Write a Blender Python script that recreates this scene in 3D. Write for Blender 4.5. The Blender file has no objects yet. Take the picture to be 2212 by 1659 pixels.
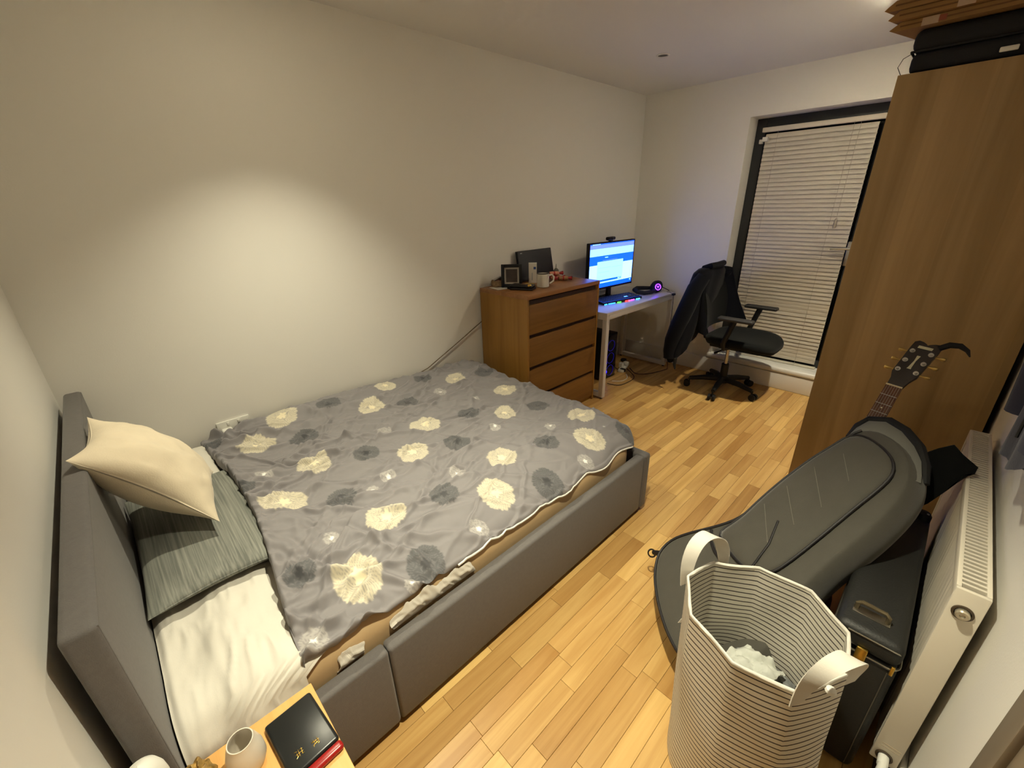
import bpy, bmesh, math, random
import numpy as np
from mathutils import Vector, Matrix
random.seed(7)
rng = np.random.default_rng(11)
scene = bpy.context.scene
COL = scene.collection
# ------------------------------------------------------------------ camera
def cam_axes(yaw, pitch, roll):
    ya, pi, ro = (math.radians(a) for a in (yaw, pitch, roll))
    fw = Vector((-math.sin(ya)*math.cos(pi), math.cos(ya)*math.cos(pi), math.sin(pi)))
    r = Vector((math.cos(ya), math.sin(ya), 0)); u = r.cross(fw)
    return fw, r*math.cos(ro)+u*math.sin(ro), u*math.cos(ro)-r*math.sin(ro)
fw, rt, up = cam_axes(46.3479, -22.9105, -1.3537)
cd = bpy.data.cameras.new('camera'); cam = bpy.data.objects.new('camera', cd); COL.objects.link(cam)
m = Matrix.Identity(4)
for i in range(3):
    m[i][0], m[i][1], m[i][2] = rt[i], up[i], -fw[i]
m[0][3], m[1][3], m[2][3] = 2.4082, 0.2474, 1.5502
cam.matrix_world = m
cd.sensor_fit = 'HORIZONTAL'; cd.sensor_width = 36.0; cd.lens = 918.1085/2212*36.0
cd.clip_start = 0.02; cd.clip_end = 60
scene.camera = cam
# ------------------------------------------------------------------ world (night outside) and exposure
w = bpy.data.worlds.new('night'); scene.world = w; w.use_nodes = True
w.node_tree.nodes['Background'].inputs[0].default_value = (0.012, 0.014, 0.02, 1)
w.node_tree.nodes['Background'].inputs[1].default_value = 0.3
vs = scene.view_settings
vs.view_transform = 'Standard'; vs.look = 'None'; vs.gamma = 1.0; vs.use_curve_mapping = False
vs.exposure = 0.46
scene.cycles.use_adaptive_sampling = True; scene.cycles.adaptive_threshold = 0.08; scene.cycles.adaptive_min_samples = 16; scene.cycles.max_bounces = 6; scene.cycles.transmission_bounces = 4
scene.cycles.use_light_tree = False; scene.cycles.caustics_reflective = False; scene.cycles.caustics_refractive = False; scene.cycles.glossy_bounces = 2
LIGHT_COL = (1.0, 0.94, 0.70)
LAMPS = [  # x, y, power, lens glow and beam angle of the ceiling downlights
    (0.668, 0.92, 86.0, 180, 94), (1.95, 0.90, 160.0, 200, 86), (1.87, 3.40, 102.0, 750, 80), (0.668, 3.346, 0.0, 0, 0)]
ROOM_X, ROOM_Y, ROOM_Z = 2.66, 4.31, 2.43
# ------------------------------------------------------------------ helpers
def lin(c):
    return tuple(((v/255)/12.92 if v/255 <= .04045 else ((v/255+.055)/1.055)**2.4) for v in c)
class MB:
    """collects shapes; build() links them as one mesh object"""
    def __init__(s): s.v=[]; s.f=[]; s.mi=[]; s.cur=0
    def add(s, vs_, fs):
        o=len(s.v); s.v.extend([tuple(map(float,p)) for p in vs_]); s.f.extend([tuple(i+o for i in f) for f in fs]); s.mi.extend([s.cur]*len(fs)); return s
    def bm(s, b, M=None):
        if M is not None: bmesh.ops.transform(b, matrix=M, verts=b.verts)
        b.verts.index_update(); s.add([v.co[:] for v in b.verts], [[v.index for v in f.verts] for f in b.faces]); b.free(); return s
    def box(s, x0,x1,y0,y1,z0,z1, bev=0, seg=2, M=None):
        b=bmesh.new(); bmesh.ops.create_cube(b,size=1)
        for v in b.verts: v.co=((x0+x1)/2+v.co.x*(x1-x0),(y0+y1)/2+v.co.y*(y1-y0),(z0+z1)/2+v.co.z*(z1-z0))
        if bev>0:
            bev=min(bev,.49*min(abs(x1-x0),abs(y1-y0),abs(z1-z0)))
            bmesh.ops.bevel(b,geom=list(b.edges),offset=bev,segments=seg,profile=.5,affect='EDGES')
        return s.bm(b,M)
    def cyl(s,p0,p1,r0,r1=None,seg=16,cap=True):
        p0,p1=Vector(p0),Vector(p1); r1=r0 if r1 is None else r1
        d=(p1-p0).normalized(); a=d.orthogonal().normalized(); b=d.cross(a)
        vs_=[];
        for p,r in ((p0,r0),(p1,r1)):
            for i in range(seg):
                t=2*math.pi*i/seg; vs_.append(p+a*(r*math.cos(t))+b*(r*math.sin(t)))
        fs=[(i,(i+1)%seg,seg+(i+1)%seg,seg+i) for i in range(seg)]
        if cap: fs+= [tuple(range(seg))[::-1], tuple(range(seg,2*seg))]
        return s.add(vs_,fs)
    def tube(s,pts,r,seg=8,closed=False,flat=None):
        P=[Vector(p) for p in pts]; n=len(P); rs=[r]*n if not hasattr(r,'__len__') else r
        vs_=[]; prev=None
        for i in range(n):
            if closed: t=P[(i+1)%n]-P[i-1]
            else: t=P[min(i+1,n-1)]-P[max(i-1,0)]
            t=t.normalized() if t.length>1e-9 else Vector((0,0,1))
            a=t.orthogonal().normalized() if prev is None else (prev-t*prev.dot(t))
            if a.length<1e-6: a=t.orthogonal()
            a.normalize(); prev=a; b=t.cross(a)
            for k in range(seg):
                q=2*math.pi*k/seg; vs_.append(P[i]+a*(rs[i]*math.cos(q))+b*(rs[i]*math.sin(q)))
        fs=[]
        for i in range(n if closed else n-1):
            j=(i+1)%n
            for k in range(seg): fs.append((i*seg+k,i*seg+(k+1)%seg,j*seg+(k+1)%seg,j*seg+k))
        if not closed: fs+=[tuple(range(seg))[::-1],tuple(range((n-1)*seg,n*seg))]
        return s.add(vs_,fs)
    def lathe(s,c,prof,seg=32,ax=(0,0,1),bottom=True,top=False):
        ax=Vector(ax).normalized(); a=ax.orthogonal().normalized(); b=ax.cross(a); c=Vector(c); vs_=[]
        for r,z in prof:
            for i in range(seg):
                t=2*math.pi*i/seg; vs_.append(c+ax*z+a*(r*math.cos(t))+b*(r*math.sin(t)))
        fs=[]
        for j in range(len(prof)-1):
            for i in range(seg): fs.append((j*seg+i,j*seg+(i+1)%seg,(j+1)*seg+(i+1)%seg,(j+1)*seg+i))
        if bottom: fs.append(tuple(range(seg))[::-1])
        if top: fs.append(tuple(range((len(prof)-1)*seg,len(prof)*seg)))
        return s.add(vs_,fs)
    def grid(s,G,cu=False,cv=False,flip=False):
        G=np.asarray(G,float); n,m=G.shape[:2]; fs=[]
        for i in range(n if cu else n-1):
            for j in range(m if cv else m-1):
                q=(i*m+j,i*m+(j+1)%m,((i+1)%n)*m+(j+1)%m,((i+1)%n)*m+j)
                fs.append(q[::-1] if flip else q)
        return s.add(G.reshape(-1,3),fs)
    def slab(s,G,t,nrm=None):
        """a sheet given as a grid, with thickness t along its normals (or along nrm)"""
        G=np.asarray(G,float)
        du=np.gradient(G,axis=0); dv=np.gradient(G,axis=1); N=np.cross(du,dv); N/= (np.linalg.norm(N,axis=2,keepdims=True)+1e-12)
        if nrm is not None: N=np.broadcast_to(np.asarray(nrm,float),G.shape)
        A=G+N*t/2; Bq=G-N*t/2; n,m=G.shape[:2]; o=len(s.v)
        s.grid(A); s.grid(Bq,flip=True)
        rim=[(i,0) for i in range(n)]+[(n-1,j) for j in range(1,m)]+[(i,m-1) for i in range(n-2,-1,-1)]+[(0,j) for j in range(m-2,0,-1)]
        k=len(rim)
        fs=[]
        for q in range(k):
            a=rim[q]; b=rim[(q+1)%k]; ia=o+a[0]*m+a[1]; ib=o+b[0]*m+b[1]
            fs.append((ia,ib,ib+n*m,ia+n*m))
        s.f.extend(fs); s.mi.extend([s.cur]*len(fs)); return s
    def loft(s,rings,cap0=True,cap1=True):
        n=len(rings[0]); s0=len(s.v); s.grid(np.array(rings,float),cv=True)
        fs=[]
        if cap0: fs.append(tuple(s0+i for i in range(n))[::-1])
        if cap1: fs.append(tuple(s0+(len(rings)-1)*n+i for i in range(n)))
        s.f.extend(fs); s.mi.extend([s.cur]*len(fs)); return s
    def build(s,name,mat,parent=None,smooth=35,local=False):
        me=bpy.data.meshes.new(name); me.from_pydata(s.v,[],s.f); me.validate()
        mats=mat if isinstance(mat,(list,tuple)) else [mat]
        for q in mats: me.materials.append(q)
        if len(mats)>1 and len(me.polygons)==len(s.mi): me.polygons.foreach_set('material_index',s.mi)
        b=bmesh.new(); b.from_mesh(me); bmesh.ops.recalc_face_normals(b,faces=b.faces); b.to_mesh(me); b.free()
        if smooth:
            me.polygons.foreach_set('use_smooth',[True]*len(me.polygons)); me.set_sharp_from_angle(angle=math.radians(smooth))
        o=bpy.data.objects.new(name,me); COL.objects.link(o)
        if parent is not None: attach(o,parent,local)
        return o
def attach(o,p,local=False):
    o.parent=p
    if not local: o.matrix_parent_inverse=(PLOC.get(p.name) or Matrix.Identity(4)).inverted()
PLOC={}
def tag(o,label,cat=None,group=None,kind=None):
    if label: o['label']=label
    if cat: o['category']=cat
    if group: o['group']=group
    if kind: o['kind']=kind
    return o
def thing(name,label,cat,loc,group=None,kind=None):
    e=bpy.data.objects.new(name,None); e.empty_display_size=.05; COL.objects.link(e); e.location=loc
    PLOC[e.name]=Matrix.Translation(loc); return tag(e,label,cat,group,kind)
def subdiv(o,l=1):
    md=o.modifiers.new('subdivision','SUBSURF'); md.levels=l; md.render_levels=l; return o
# value noise
def _hash(i,j,seed):
    n=(i*374761393+j*668265263+seed*974711)&0x7fffffff
    n=((n^(n>>13))*1274126177)&0x7fffffff
    return ((n^(n>>16))&0xffff)/65535.0
def vn(x,y,seed=0):
    x=np.asarray(x,float); y=np.asarray(y,float); i=np.floor(x).astype(np.int64); j=np.floor(y).astype(np.int64)
    fx=x-i; fy=y-j; fx=fx*fx*fx*(fx*(fx*6-15)+10); fy=fy*fy*fy*(fy*(fy*6-15)+10)
    a=_hash(i,j,seed);b=_hash(i+1,j,seed);c=_hash(i,j+1,seed);d=_hash(i+1,j+1,seed)
    return (a*(1-fx)+b*fx)*(1-fy)+(c*(1-fx)+d*fx)*fy*1.0
def fbm(x,y,seed=0,o=4):
    s=0;a=.5
    for k in range(o): s=s+a*vn(x*2**k,y*2**k,seed+k*17); a*=.5
    return s
def smooth(e0,e1,x):
    t=np.clip((x-e0)/(e1-e0),0,1); return t*t*(3-2*t)
# ------------------------------------------------------------------ materials
MAT={}
def mat(name,col,rough=.6,metal=0.,bump=0.,bscale=60.,var=0.,vscale=8.,emit=None,es=0.,stretch=None,spec=.5,sheen=0.,trans=0.,lincol=False):
    if name in MAT: return MAT[name]
    mt=bpy.data.materials.new(name); mt.use_nodes=True; nt=mt.node_tree; p=nt.nodes['Principled BSDF']
    c=tuple(col) if lincol else lin(col)
    p.inputs['Base Color'].default_value=(*c,1); p.inputs['Roughness'].default_value=rough; p.inputs['Metallic'].default_value=metal
    p.inputs['Specular IOR Level'].default_value=spec
    if sheen: p.inputs['Sheen Weight'].default_value=sheen
    if trans: p.inputs['Transmission Weight'].default_value=trans
    if emit is not None:
        p.inputs['Emission Color'].default_value=(*lin(emit),1); p.inputs['Emission Strength'].default_value=es
    if bump or var:
        tc=nt.nodes.new('ShaderNodeTexCoord'); src=tc.outputs['Object']
        if stretch:
            mp=nt.nodes.new('ShaderNodeMapping'); mp.inputs['Scale'].default_value=stretch; nt.links.new(src,mp.inputs[0]); src=mp.outputs[0]
        if bump:
            nz=nt.nodes.new('ShaderNodeTexNoise'); nz.inputs['Scale'].default_value=bscale; nz.inputs['Detail'].default_value=3; nt.links.new(src,nz.inputs['Vector'])
            bp_=nt.nodes.new('ShaderNodeBump'); bp_.inputs['Strength'].default_value=bump; bp_.inputs['Distance'].default_value=.002
            nt.links.new(nz.outputs[0],bp_.inputs['Height']); nt.links.new(bp_.outputs[0],p.inputs['Normal'])
        if var:
            nz=nt.nodes.new('ShaderNodeTexNoise'); nz.inputs['Scale'].default_value=vscale; nz.inputs['Detail'].default_value=5; nt.links.new(src,nz.inputs['Vector'])
            rp=nt.nodes.new('ShaderNodeValToRGB'); rp.color_ramp.elements[0].position=.3; rp.color_ramp.elements[1].position=.7
            rp.color_ramp.elements[0].color=(*[v*(1-var) for v in c],1); rp.color_ramp.elements[1].color=(*[min(1,v*(1+var)) for v in c],1)
            nt.links.new(nz.outputs[0],rp.inputs[0]); nt.links.new(rp.outputs[0],p.inputs['Base Color'])
    MAT[name]=mt; return mt
def wood(name,c0,c1,axis='z',rough=.45,scale=1.,rand=False,tone=.0,spec=.4,bands=None):
    """streaky veneer: noise stretched along the grain axis; rand shifts tone for each board"""
    mt=bpy.data.materials.new(name); mt.use_nodes=True; nt=mt.node_tree; L=nt.links.new; p=nt.nodes['Principled BSDF']
    p.inputs['Roughness'].default_value=rough; p.inputs['Specular IOR Level'].default_value=spec
    tc=nt.nodes.new('ShaderNodeTexCoord'); mp=nt.nodes.new('ShaderNodeMapping')
    sc={'x':(1.2,22,22),'y':(22,1.2,22),'z':(22,22,1.2)}[axis]; mp.inputs['Scale'].default_value=[v*scale for v in sc]
    L(tc.outputs['Object'],mp.inputs[0])
    src=mp.outputs[0]
    if rand:
        oi=nt.nodes.new('ShaderNodeObjectInfo'); ge=nt.nodes.new('ShaderNodeNewGeometry')
        ad=nt.nodes.new('ShaderNodeMath'); ad.operation='ADD'; L(oi.outputs['Random'],ad.inputs[0]); L(ge.outputs['Random Per Island'],ad.inputs[1])
        fr=nt.nodes.new('ShaderNodeMath'); fr.operation='FRACT'; L(ad.outputs[0],fr.inputs[0])
        mu=nt.nodes.new('ShaderNodeMath'); mu.operation='MULTIPLY'; mu.inputs[1].default_value=37.; L(fr.outputs[0],mu.inputs[0])
        cb=nt.nodes.new('ShaderNodeCombineXYZ'); L(mu.outputs[0],cb.inputs[0]); L(mu.outputs[0],cb.inputs[1]); L(mu.outputs[0],cb.inputs[2])
        va=nt.nodes.new('ShaderNodeVectorMath'); L(src,va.inputs[0]); L(cb.outputs[0],va.inputs[1]); src=va.outputs[0]
    nz=nt.nodes.new('ShaderNodeTexNoise'); nz.inputs['Scale'].default_value=1.; nz.inputs['Detail'].default_value=6; nz.inputs['Roughness'].default_value=.6; nz.inputs['Distortion'].default_value=.6
    L(src,nz.inputs['Vector'])
    rp=nt.nodes.new('ShaderNodeValToRGB'); e=rp.color_ramp.elements; e[0].position=.32; e[1].position=.68
    e[0].color=(*lin(c0),1); e[1].color=(*lin(c1),1); L(nz.outputs[0],rp.inputs[0]); out=rp.outputs[0]
    if rand:
        r2=nt.nodes.new('ShaderNodeValToRGB'); r2.color_ramp.interpolation='LINEAR'
        while len(r2.color_ramp.elements)<5: r2.color_ramp.elements.new(.5)
        for el,(q,cc) in zip(r2.color_ramp.elements,((0.,(.70,.60,.48)),(.18,(.84,.78,.70)),(.5,(.95,.92,.87)),(.85,(1.03,1.02,.97)),(1.,(1.20,1.22,1.16)))):
            el.position=q; el.color=(*cc,1)
        L(fr.outputs[0],r2.inputs[0])
        mx=nt.nodes.new('ShaderNodeMix'); mx.data_type='RGBA'; mx.blend_type='MULTIPLY'; mx.inputs[0].default_value=1.
        L(out,mx.inputs[6]); L(r2.outputs[0],mx.inputs[7]); out=mx.outputs[2]
    if bands:   # broad veneer leaves of slightly different tone, side by side along one axis
        ax,wd,amt=bands
        sp=nt.nodes.new('ShaderNodeSeparateXYZ'); L(tc.outputs['Object'],sp.inputs[0])
        dv=nt.nodes.new('ShaderNodeMath'); dv.operation='DIVIDE'; dv.inputs[1].default_value=wd; L(sp.outputs['XYZ'.index(ax)],dv.inputs[0])
        fl=nt.nodes.new('ShaderNodeMath'); fl.operation='FLOOR'; L(dv.outputs[0],fl.inputs[0])
        wn=nt.nodes.new('ShaderNodeTexWhiteNoise'); wn.noise_dimensions='1D'; L(fl.outputs[0],wn.inputs['W'])
        mr=nt.nodes.new('ShaderNodeMapRange'); mr.inputs[3].default_value=1-amt; mr.inputs[4].default_value=1+amt; L(wn.outputs[0],mr.inputs[0])
        mx=nt.nodes.new('ShaderNodeVectorMath'); mx.operation='SCALE'; L(out,mx.inputs[0]); L(mr.outputs[0],mx.inputs['Scale']); out=mx.outputs[0]
    L(out,p.inputs['Base Color'])
    bp_=nt.nodes.new('ShaderNodeBump'); bp_.inputs['Strength'].default_value=.08; bp_.inputs['Distance'].default_value=.001; L(nz.outputs[0],bp_.inputs['Height']); L(bp_.outputs[0],p.inputs['Normal'])
    MAT[name]=mt; return mt
WALL=mat('painted_wall',(232,229,222),.75,bump=.12,bscale=180)
CEIL=mat('painted_ceiling',(232,230,226),.8,bump=.08,bscale=160)
GLOSSW=mat('white_gloss_paint',(228,226,222),.35)
SKIRT=mat('white_skirting',(222,218,212),.45)
FLOORW=wood('oak_strip',(184,142,81),(213,176,113),'y',.38,rand=True,spec=.45)
SUBF=mat('floor_joint',(96,62,32),.8)
ANTH=mat('anthracite_frame',(44,46,48),.5)
BLINDM=mat('blind_slat',(206,198,184),.5)
BLINDR=mat('blind_rail',(216,208,192),.45)
CORD=mat('blind_cord',(170,160,145),.8)
CHROME=mat('brushed_chrome',(190,188,184),.28,metal=1.)
GLASSN=mat('night_glass',(8,9,11),.06)
WARDW=wood('oak_veneer_wardrobe',(152,122,80),(176,146,102),'z',.5,scale=.55,bands=('X',.145,.10))
DRESW=wood('oak_veneer_dresser',(132,93,38),(154,111,51),'z',.45,scale=.8)
DRESF=wood('oak_veneer_drawer_front',(112,74,32),(134,94,46),'y',.45,scale=.8)
DRESG=mat('drawer_gap_shade',(52,28,12),.7)  # shadow in the gaps between drawers, put into the colour
BEECH=wood('beech_top',(214,160,92),(234,186,118),'x',.4,scale=.8)
GREYFAB=mat('grey_upholstery',(100,96,94),.85,bump=.35,bscale=420,var=.06,vscale=90,sheen=.15)
TAN=mat('tan_mattress_cover',(190,162,122),.55,bump=.1,bscale=50,var=.05)
SHEET=mat('white_cotton_sheet',(212,207,196),.75,bump=.1,bscale=300)
CREAM=mat('cream_cushion_cloth',(226,212,186),.8,bump=.2,bscale=240,var=.10,vscale=7,sheen=.2)
BLK=mat('black_plastic',(20,20,21),.5,spec=.3)
BLKM=mat('black_matte',(18,18,19),.75)
BLKF=mat('black_fabric',(17,18,18),.9,spec=.12,bump=.3,bscale=300,sheen=.05)
NAVY=mat('navy_jacket_cloth',(14,15,22),.85,spec=.10,bump=.25,bscale=160,sheen=.05)
WMET=mat('white_metal',(206,202,200),.4)
WPLAS=mat('white_plastic',(226,224,216),.35)
GOLD=mat('gold_foil',(214,176,84),.3,metal=1.)
# ------------------------------------------------------------------ the room
def slabs(name,boxes,mt):
    b=MB()
    for q in boxes: b.box(*q)
    o=b.build(name,mt,smooth=0); o['kind']='structure'; return o
floor=slabs('floor',[(-.12,ROOM_X+.12,-.12,ROOM_Y+.3,-.1,-.004)],SUBF)
ceiling=slabs('ceiling',[(-.12,ROOM_X+.12,-.12,ROOM_Y+.3,ROOM_Z,ROOM_Z+.1)],CEIL)
slabs('wall_left',[(-.12,0,-.12,ROOM_Y+.3,-.1,ROOM_Z)],WALL)
slabs('wall_near',[(0,ROOM_X,-.12,0,-.1,ROOM_Z)],WALL)
DX0,DX1,DZ1=.935,1.86,2.14
slabs('wall_far',[(0,DX0,ROOM_Y,ROOM_Y+.3,-.1,ROOM_Z),(DX1,ROOM_X,ROOM_Y,ROOM_Y+.3,-.1,ROOM_Z),(DX0,DX1,ROOM_Y,ROOM_Y+.3,DZ1,ROOM_Z),(DX0,DX1,ROOM_Y,ROOM_Y+.3,-.1,.15)],WALL)
RD0,RD1=.30,1.045      # the room door in the right wall, beside the camera
slabs('wall_right',[(ROOM_X,ROOM_X+.12,RD1,ROOM_Y+.3,-.1,ROOM_Z),(ROOM_X,ROOM_X+.12,-.12,RD0,-.1,ROOM_Z),(ROOM_X,ROOM_X+.12,RD0,RD1,2.05,ROOM_Z)],WALL)
# skirting boards
def skirt(name,boxes):
    b=MB()
    for q in boxes: b.box(*q,bev=.006)
    o=b.build(name,SKIRT); o['kind']='structure'; return o
skirt('baseboard_left',[(0,.015,0,ROOM_Y,0,.145)])
skirt('baseboard_far',[(.015,ROOM_X,ROOM_Y-.015,ROOM_Y,0,.145)])
skirt('baseboard_near',[(.015,ROOM_X,0,.015,0,.145)])
skirt('baseboard_right',[(ROOM_X-.015,ROOM_X,RD1+.07,ROOM_Y-.015,0,.145)])
# room door leaf and architrave (only its edge is seen)
dr=thing('door_2',None,None,(ROOM_X,.8,0),kind='structure')
MB().box(ROOM_X+.02,ROOM_X+.06,RD0,RD1,0.005,2.05,bev=.003).build('door_leaf',mat('door_paint_taupe',(128,114,98),.5),dr)
MB().box(ROOM_X-.012,ROOM_X,RD1-.005,RD1+.06,0,2.11,bev=.003).box(ROOM_X-.012,ROOM_X,RD0-.06,RD0+.005,0,2.11,bev=.003).box(ROOM_X-.012,ROOM_X,RD0-.06,RD1+.06,2.05,2.11,bev=.003).build('door_frame',mat('door_trim_taupe',(128,116,100),.5),dr)
# floor strips: each visible strip a piece of its own
LENS=[.30,.38,.46,.56]; SW=.0622
PL={}
for ln in LENS:
    b=MB().box(-SW/2+.0004,SW/2-.0004,-ln/2+.0004,ln/2-.0004,-.006,0,bev=.0007,seg=1); o=b.build('plank',FLOORW,smooth=0); PL[ln]=o.data; bpy.data.objects.remove(o)
strips=[]
nrow=int(ROOM_X/SW)+1
for r in range(nrow):
    xc=(r+.5)*SW
    if xc>ROOM_X-.03: continue
    y=-random.random()*.5
    while y<ROOM_Y:
        ln=random.choice(LENS); yc=y+ln/2; y+=ln
        if yc-ln/2>ROOM_Y-.02 or yc+ln/2<.0: continue
        strips.append((xc,yc,ln))
def seen_strip(x,y,ln):
    if x>2.07 and y-ln/2>2.66: return False            # under the wardrobe
    if x<1.49 and y+ln/2<2.08: return False            # under the bed
    if x<.49 and y<3.0: return False
    if x>2.45 and y<2.2 and y>1.5: return False
    return True
vis=[s for s in strips if seen_strip(*s)]
vis.sort(key=lambda s:(s[0]-2.41)**2+(s[1]-.25)**2)
rest=[s for s in strips if s not in set(vis[:300])]
for (xc,yc,ln) in vis[:300]:
    o=bpy.data.objects.new('plank',PL[ln]); COL.objects.link(o); o.location=(xc,yc,0); o.parent=floor
b=MB()
for (xc,yc,ln) in rest: b.box(xc-SW/2+.0004,xc+SW/2-.0004,yc-ln/2+.0004,yc+ln/2-.0004,-.006,0)
o=b.build('plank_remainder',FLOORW,floor,smooth=0); o['kind']='stuff'
# ------------------------------------------------------------------ downlights
def downlight(x,y,power,glow_,beam,label):
    t=thing('downlight',label,'downlight',(x,y,ROOM_Z),'recessed ceiling downlights')
    z=ROOM_Z
    MB().lathe((x,y,z),[(.043,-.0005),(.043,-.004),(.036,-.006),(.031,-.003),(.031,-.0005)],24,bottom=False).build('trim_ring',WPLAS,t)
    if power>0:
        MB().lathe((x,y,z),[(.030,-.001),(.029,-.006),(.022,-.0095),(.010,-.0115),(.0005,-.012)],20,bottom=False).build('lens',mat('lit_lens_%d'%glow_,(255,240,210),.4,emit=(255,240,205),es=glow_),t)
        ld=bpy.data.lights.new('downlight_lamp','SPOT'); ld.energy=power; ld.color=LIGHT_COL; ld.spot_size=math.radians(beam); ld.spot_blend=1.; ld.shadow_soft_size=.028
        lo=bpy.data.objects.new('downlight_lamp',ld); COL.objects.link(lo); lo.location=(x,y,z-.045); lo.parent=t; lo.matrix_parent_inverse=PLOC[t.name].inverted()
    else:
        MB().lathe((x,y,z),[(.030,-.0015),(.018,-.001),(.0005,-.001)],20,bottom=False).build('lens',mat('unlit_lens',(60,52,48),.3),t)
LAB=['lit recessed downlight over the bed near the headboard wall','lit recessed downlight over the clear floor beside the bed','lit recessed downlight over the floor in front of the wardrobe','small unlit recessed downlight in the ceiling above the desk corner']
for lamp_,lb in zip(LAMPS,LAB): downlight(*lamp_,lb)
# ------------------------------------------------------------------ balcony door in the far wall
d1=thing('door_1',None,None,(1.4,4.5,.15),kind='structure')
FY0,FY1=4.478,4.54
MB().box(DX0,DX0+.075,FY0,FY1,.17,DZ1,bev=.004).box(DX1-.09,DX1,FY0,FY1,.17,DZ1,bev=.004).box(DX0+.075,DX1-.09,FY0,FY1,2.045,DZ1,bev=.004).box(DX0+.075,DX1-.09,FY0,FY1,.17,.26,bev=.004).build('door_frame',ANTH,d1)
MB().box(DX0+.07,DX1-.085,4.505,4.511,.255,2.05).build('pane',GLASSN,d1)
MB().box(DX0,DX1,4.36,4.60,.148,.172).box(.90,1.92,4.284,4.40,.150,.198,bev=.018,seg=4).box(DX0,DX1,4.38,4.478,.150,.198).build('sill',GLOSSW,d1)
hd=MB().box(1.752,1.80,4.428,4.478,1.055,1.235,bev=.006).build('handle_plate',CHROME,d1)
hl=MB().cyl((1.776,4.44,1.185),(1.776,4.395,1.185),.009).tube([(1.776,4.398,1.185),(1.755,4.392,1.185),(1.70,4.39,1.184),(1.655,4.39,1.180)],[.009,.010,.0095,.008],10).build('lever',CHROME,d1)
# venetian blind: every slat a part
bl=thing('venetian_blind','off-white venetian blind, closed, hanging over the balcony door','blind',(1.39,4.44,.19))
BX0,BX1,BY=1.03,1.745,4.438
MB().box(BX0-.028,BX1+.03,BY-.018,BY+.018,2.035,2.068,bev=.003).build('headrail',BLINDR,bl)
pitch=.0318; zt=2.005; zb=.235; n=int((zt-zb)/pitch)+1
SL={}
def slat_mesh(tilt):
    k=round(tilt)
    if k in SL: return SL[k]
    W_=.036; pts=[]; N=5
    rows=[]
    for x in (BX0,(BX0+BX1)/2,BX1):
        row=[]
        for i in range(N):
            q=(i/(N-1)-.5); a=math.radians(k); c=.0026*(1-4*q*q)
            yy=q*W_*math.cos(a)-c*math.sin(a); zz=q*W_*math.sin(a)+c*math.cos(a)
            row.append((x-1.39,yy,zz))
        rows.append(row)
    o=MB().slab(np.array(rows),.0007).build('slat',BLINDM,smooth=60); SL[k]=o.data; bpy.data.objects.remove(o); return SL[k]
for i in range(n):
    z=zt-i*pitch
    tl=70
    if .66<z<.76: tl=85
    elif z<.36: tl=83
    elif i%7==3: tl=72
    o=bpy.data.objects.new('slat',slat_mesh(tl)); COL.objects.link(o); o.location=(1.39,BY,z); attach(o,bl)
MB().box(BX0,BX1+.012,BY-.016,BY+.016,.200,.216,bev=.003).build('bottom_rail',BLINDR,bl)
for x in (BX0+.09,BX1-.14):
    MB().cyl((x,BY-.02,.21),(x,BY-.02,2.04),.0012,seg=6).build('ladder_cord',CORD,bl)
MB().cyl((BX1-.10,BY-.028,2.03),(BX1-.102,BY-.03,1.40),.0014,seg=6).lathe((BX1-.102,BY-.03,1.33),[(.004,.07),(.010,.05),(.012,.01),(.008,0)],12).build('pull_cord',CORD,bl)
MB().box(BX0-.035,BX0-.01,BY-.03,BY+.0,1.955,1.985,bev=.002).box(BX0-.012,BX0+.028,BY-.034,BY-.012,1.968,2.0,bev=.002).build('end_bracket',WPLAS,bl)
# ------------------------------------------------------------------ wardrobe and what lies on it
WX0,WX1,WY0,WY1,WH=2.045,2.638,2.643,4.12,1.966
wr=thing('wardrobe','tall oak-veneer wardrobe standing against the wall beside the radiator','wardrobe',(2.34,3.3,0))
MB().box(WX0,WX1,WY0,WY0+.018,0,WH,bev=.0015).build('side_panel',WARDW,wr)
MB().box(WX0+.022,WX1,WY1-.018,WY1,0,WH,bev=.0015).build('side_panel',WARDW,wr)
MB().box(WX0+.022,WX1,WY0+.018,WY1-.018,WH-.02,WH-.002).build('top_panel',WARDW,wr)
MB().box(WX1-.008,WX1-.002,WY0+.018,WY1-.018,.06,WH-.02).build('back_panel',WARDW,wr)
MB().box(WX0+.05,WX0+.066,WY0+.018,WY1-.018,0,.06).build('plinth',WARDW,wr)
for k in range(3):
    y0=WY0+.020+k*(WY1-WY0-.022)/3; y1=y0+(WY1-WY0-.022)/3-.003
    d=MB().box(WX0,WX0+.019,y0,y1,.03,WH-.002,bev=.0015).build('wardrobe_door',GLOSSW,wr)  # unseen fronts, made white gloss to bounce light onto the floor
    yk=y1-.05 if k<2 else y0+.05
    h=MB().cyl((WX0,yk,1.05),(WX0-.02,yk,1.05),.006).cyl((WX0-.02,yk,.97),(WX0-.02,yk,1.13),.006).build('door_handle',CHROME,wr); h.parent=d; h.matrix_parent_inverse=Matrix.Identity(4)
SUITC=mat('black_nylon',(20,20,23),.8,bump=.3,bscale=260)
sc_=thing('suitcase','black fabric suitcase lying flat on the wardrobe','suitcase',(2.35,2.9,WH))
MB().box(2.068,2.632,2.66,3.28,WH,2.035,bev=.022,seg=3).box(2.062,2.638,2.655,3.285,2.037,2.103,bev=.022,seg=3).build('shell',SUITC,sc_)
MB().tube([(2.064,2.665,2.036),(2.634,2.665,2.036),(2.634,3.275,2.036),(2.064,3.275,2.036)],.0045,8,closed=True).build('zip_seam',BLKM,sc_)
MB().box(2.30,2.345,2.648,2.657,1.985,2.000,bev=.003).build('name_badge',WPLAS,sc_)
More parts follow.
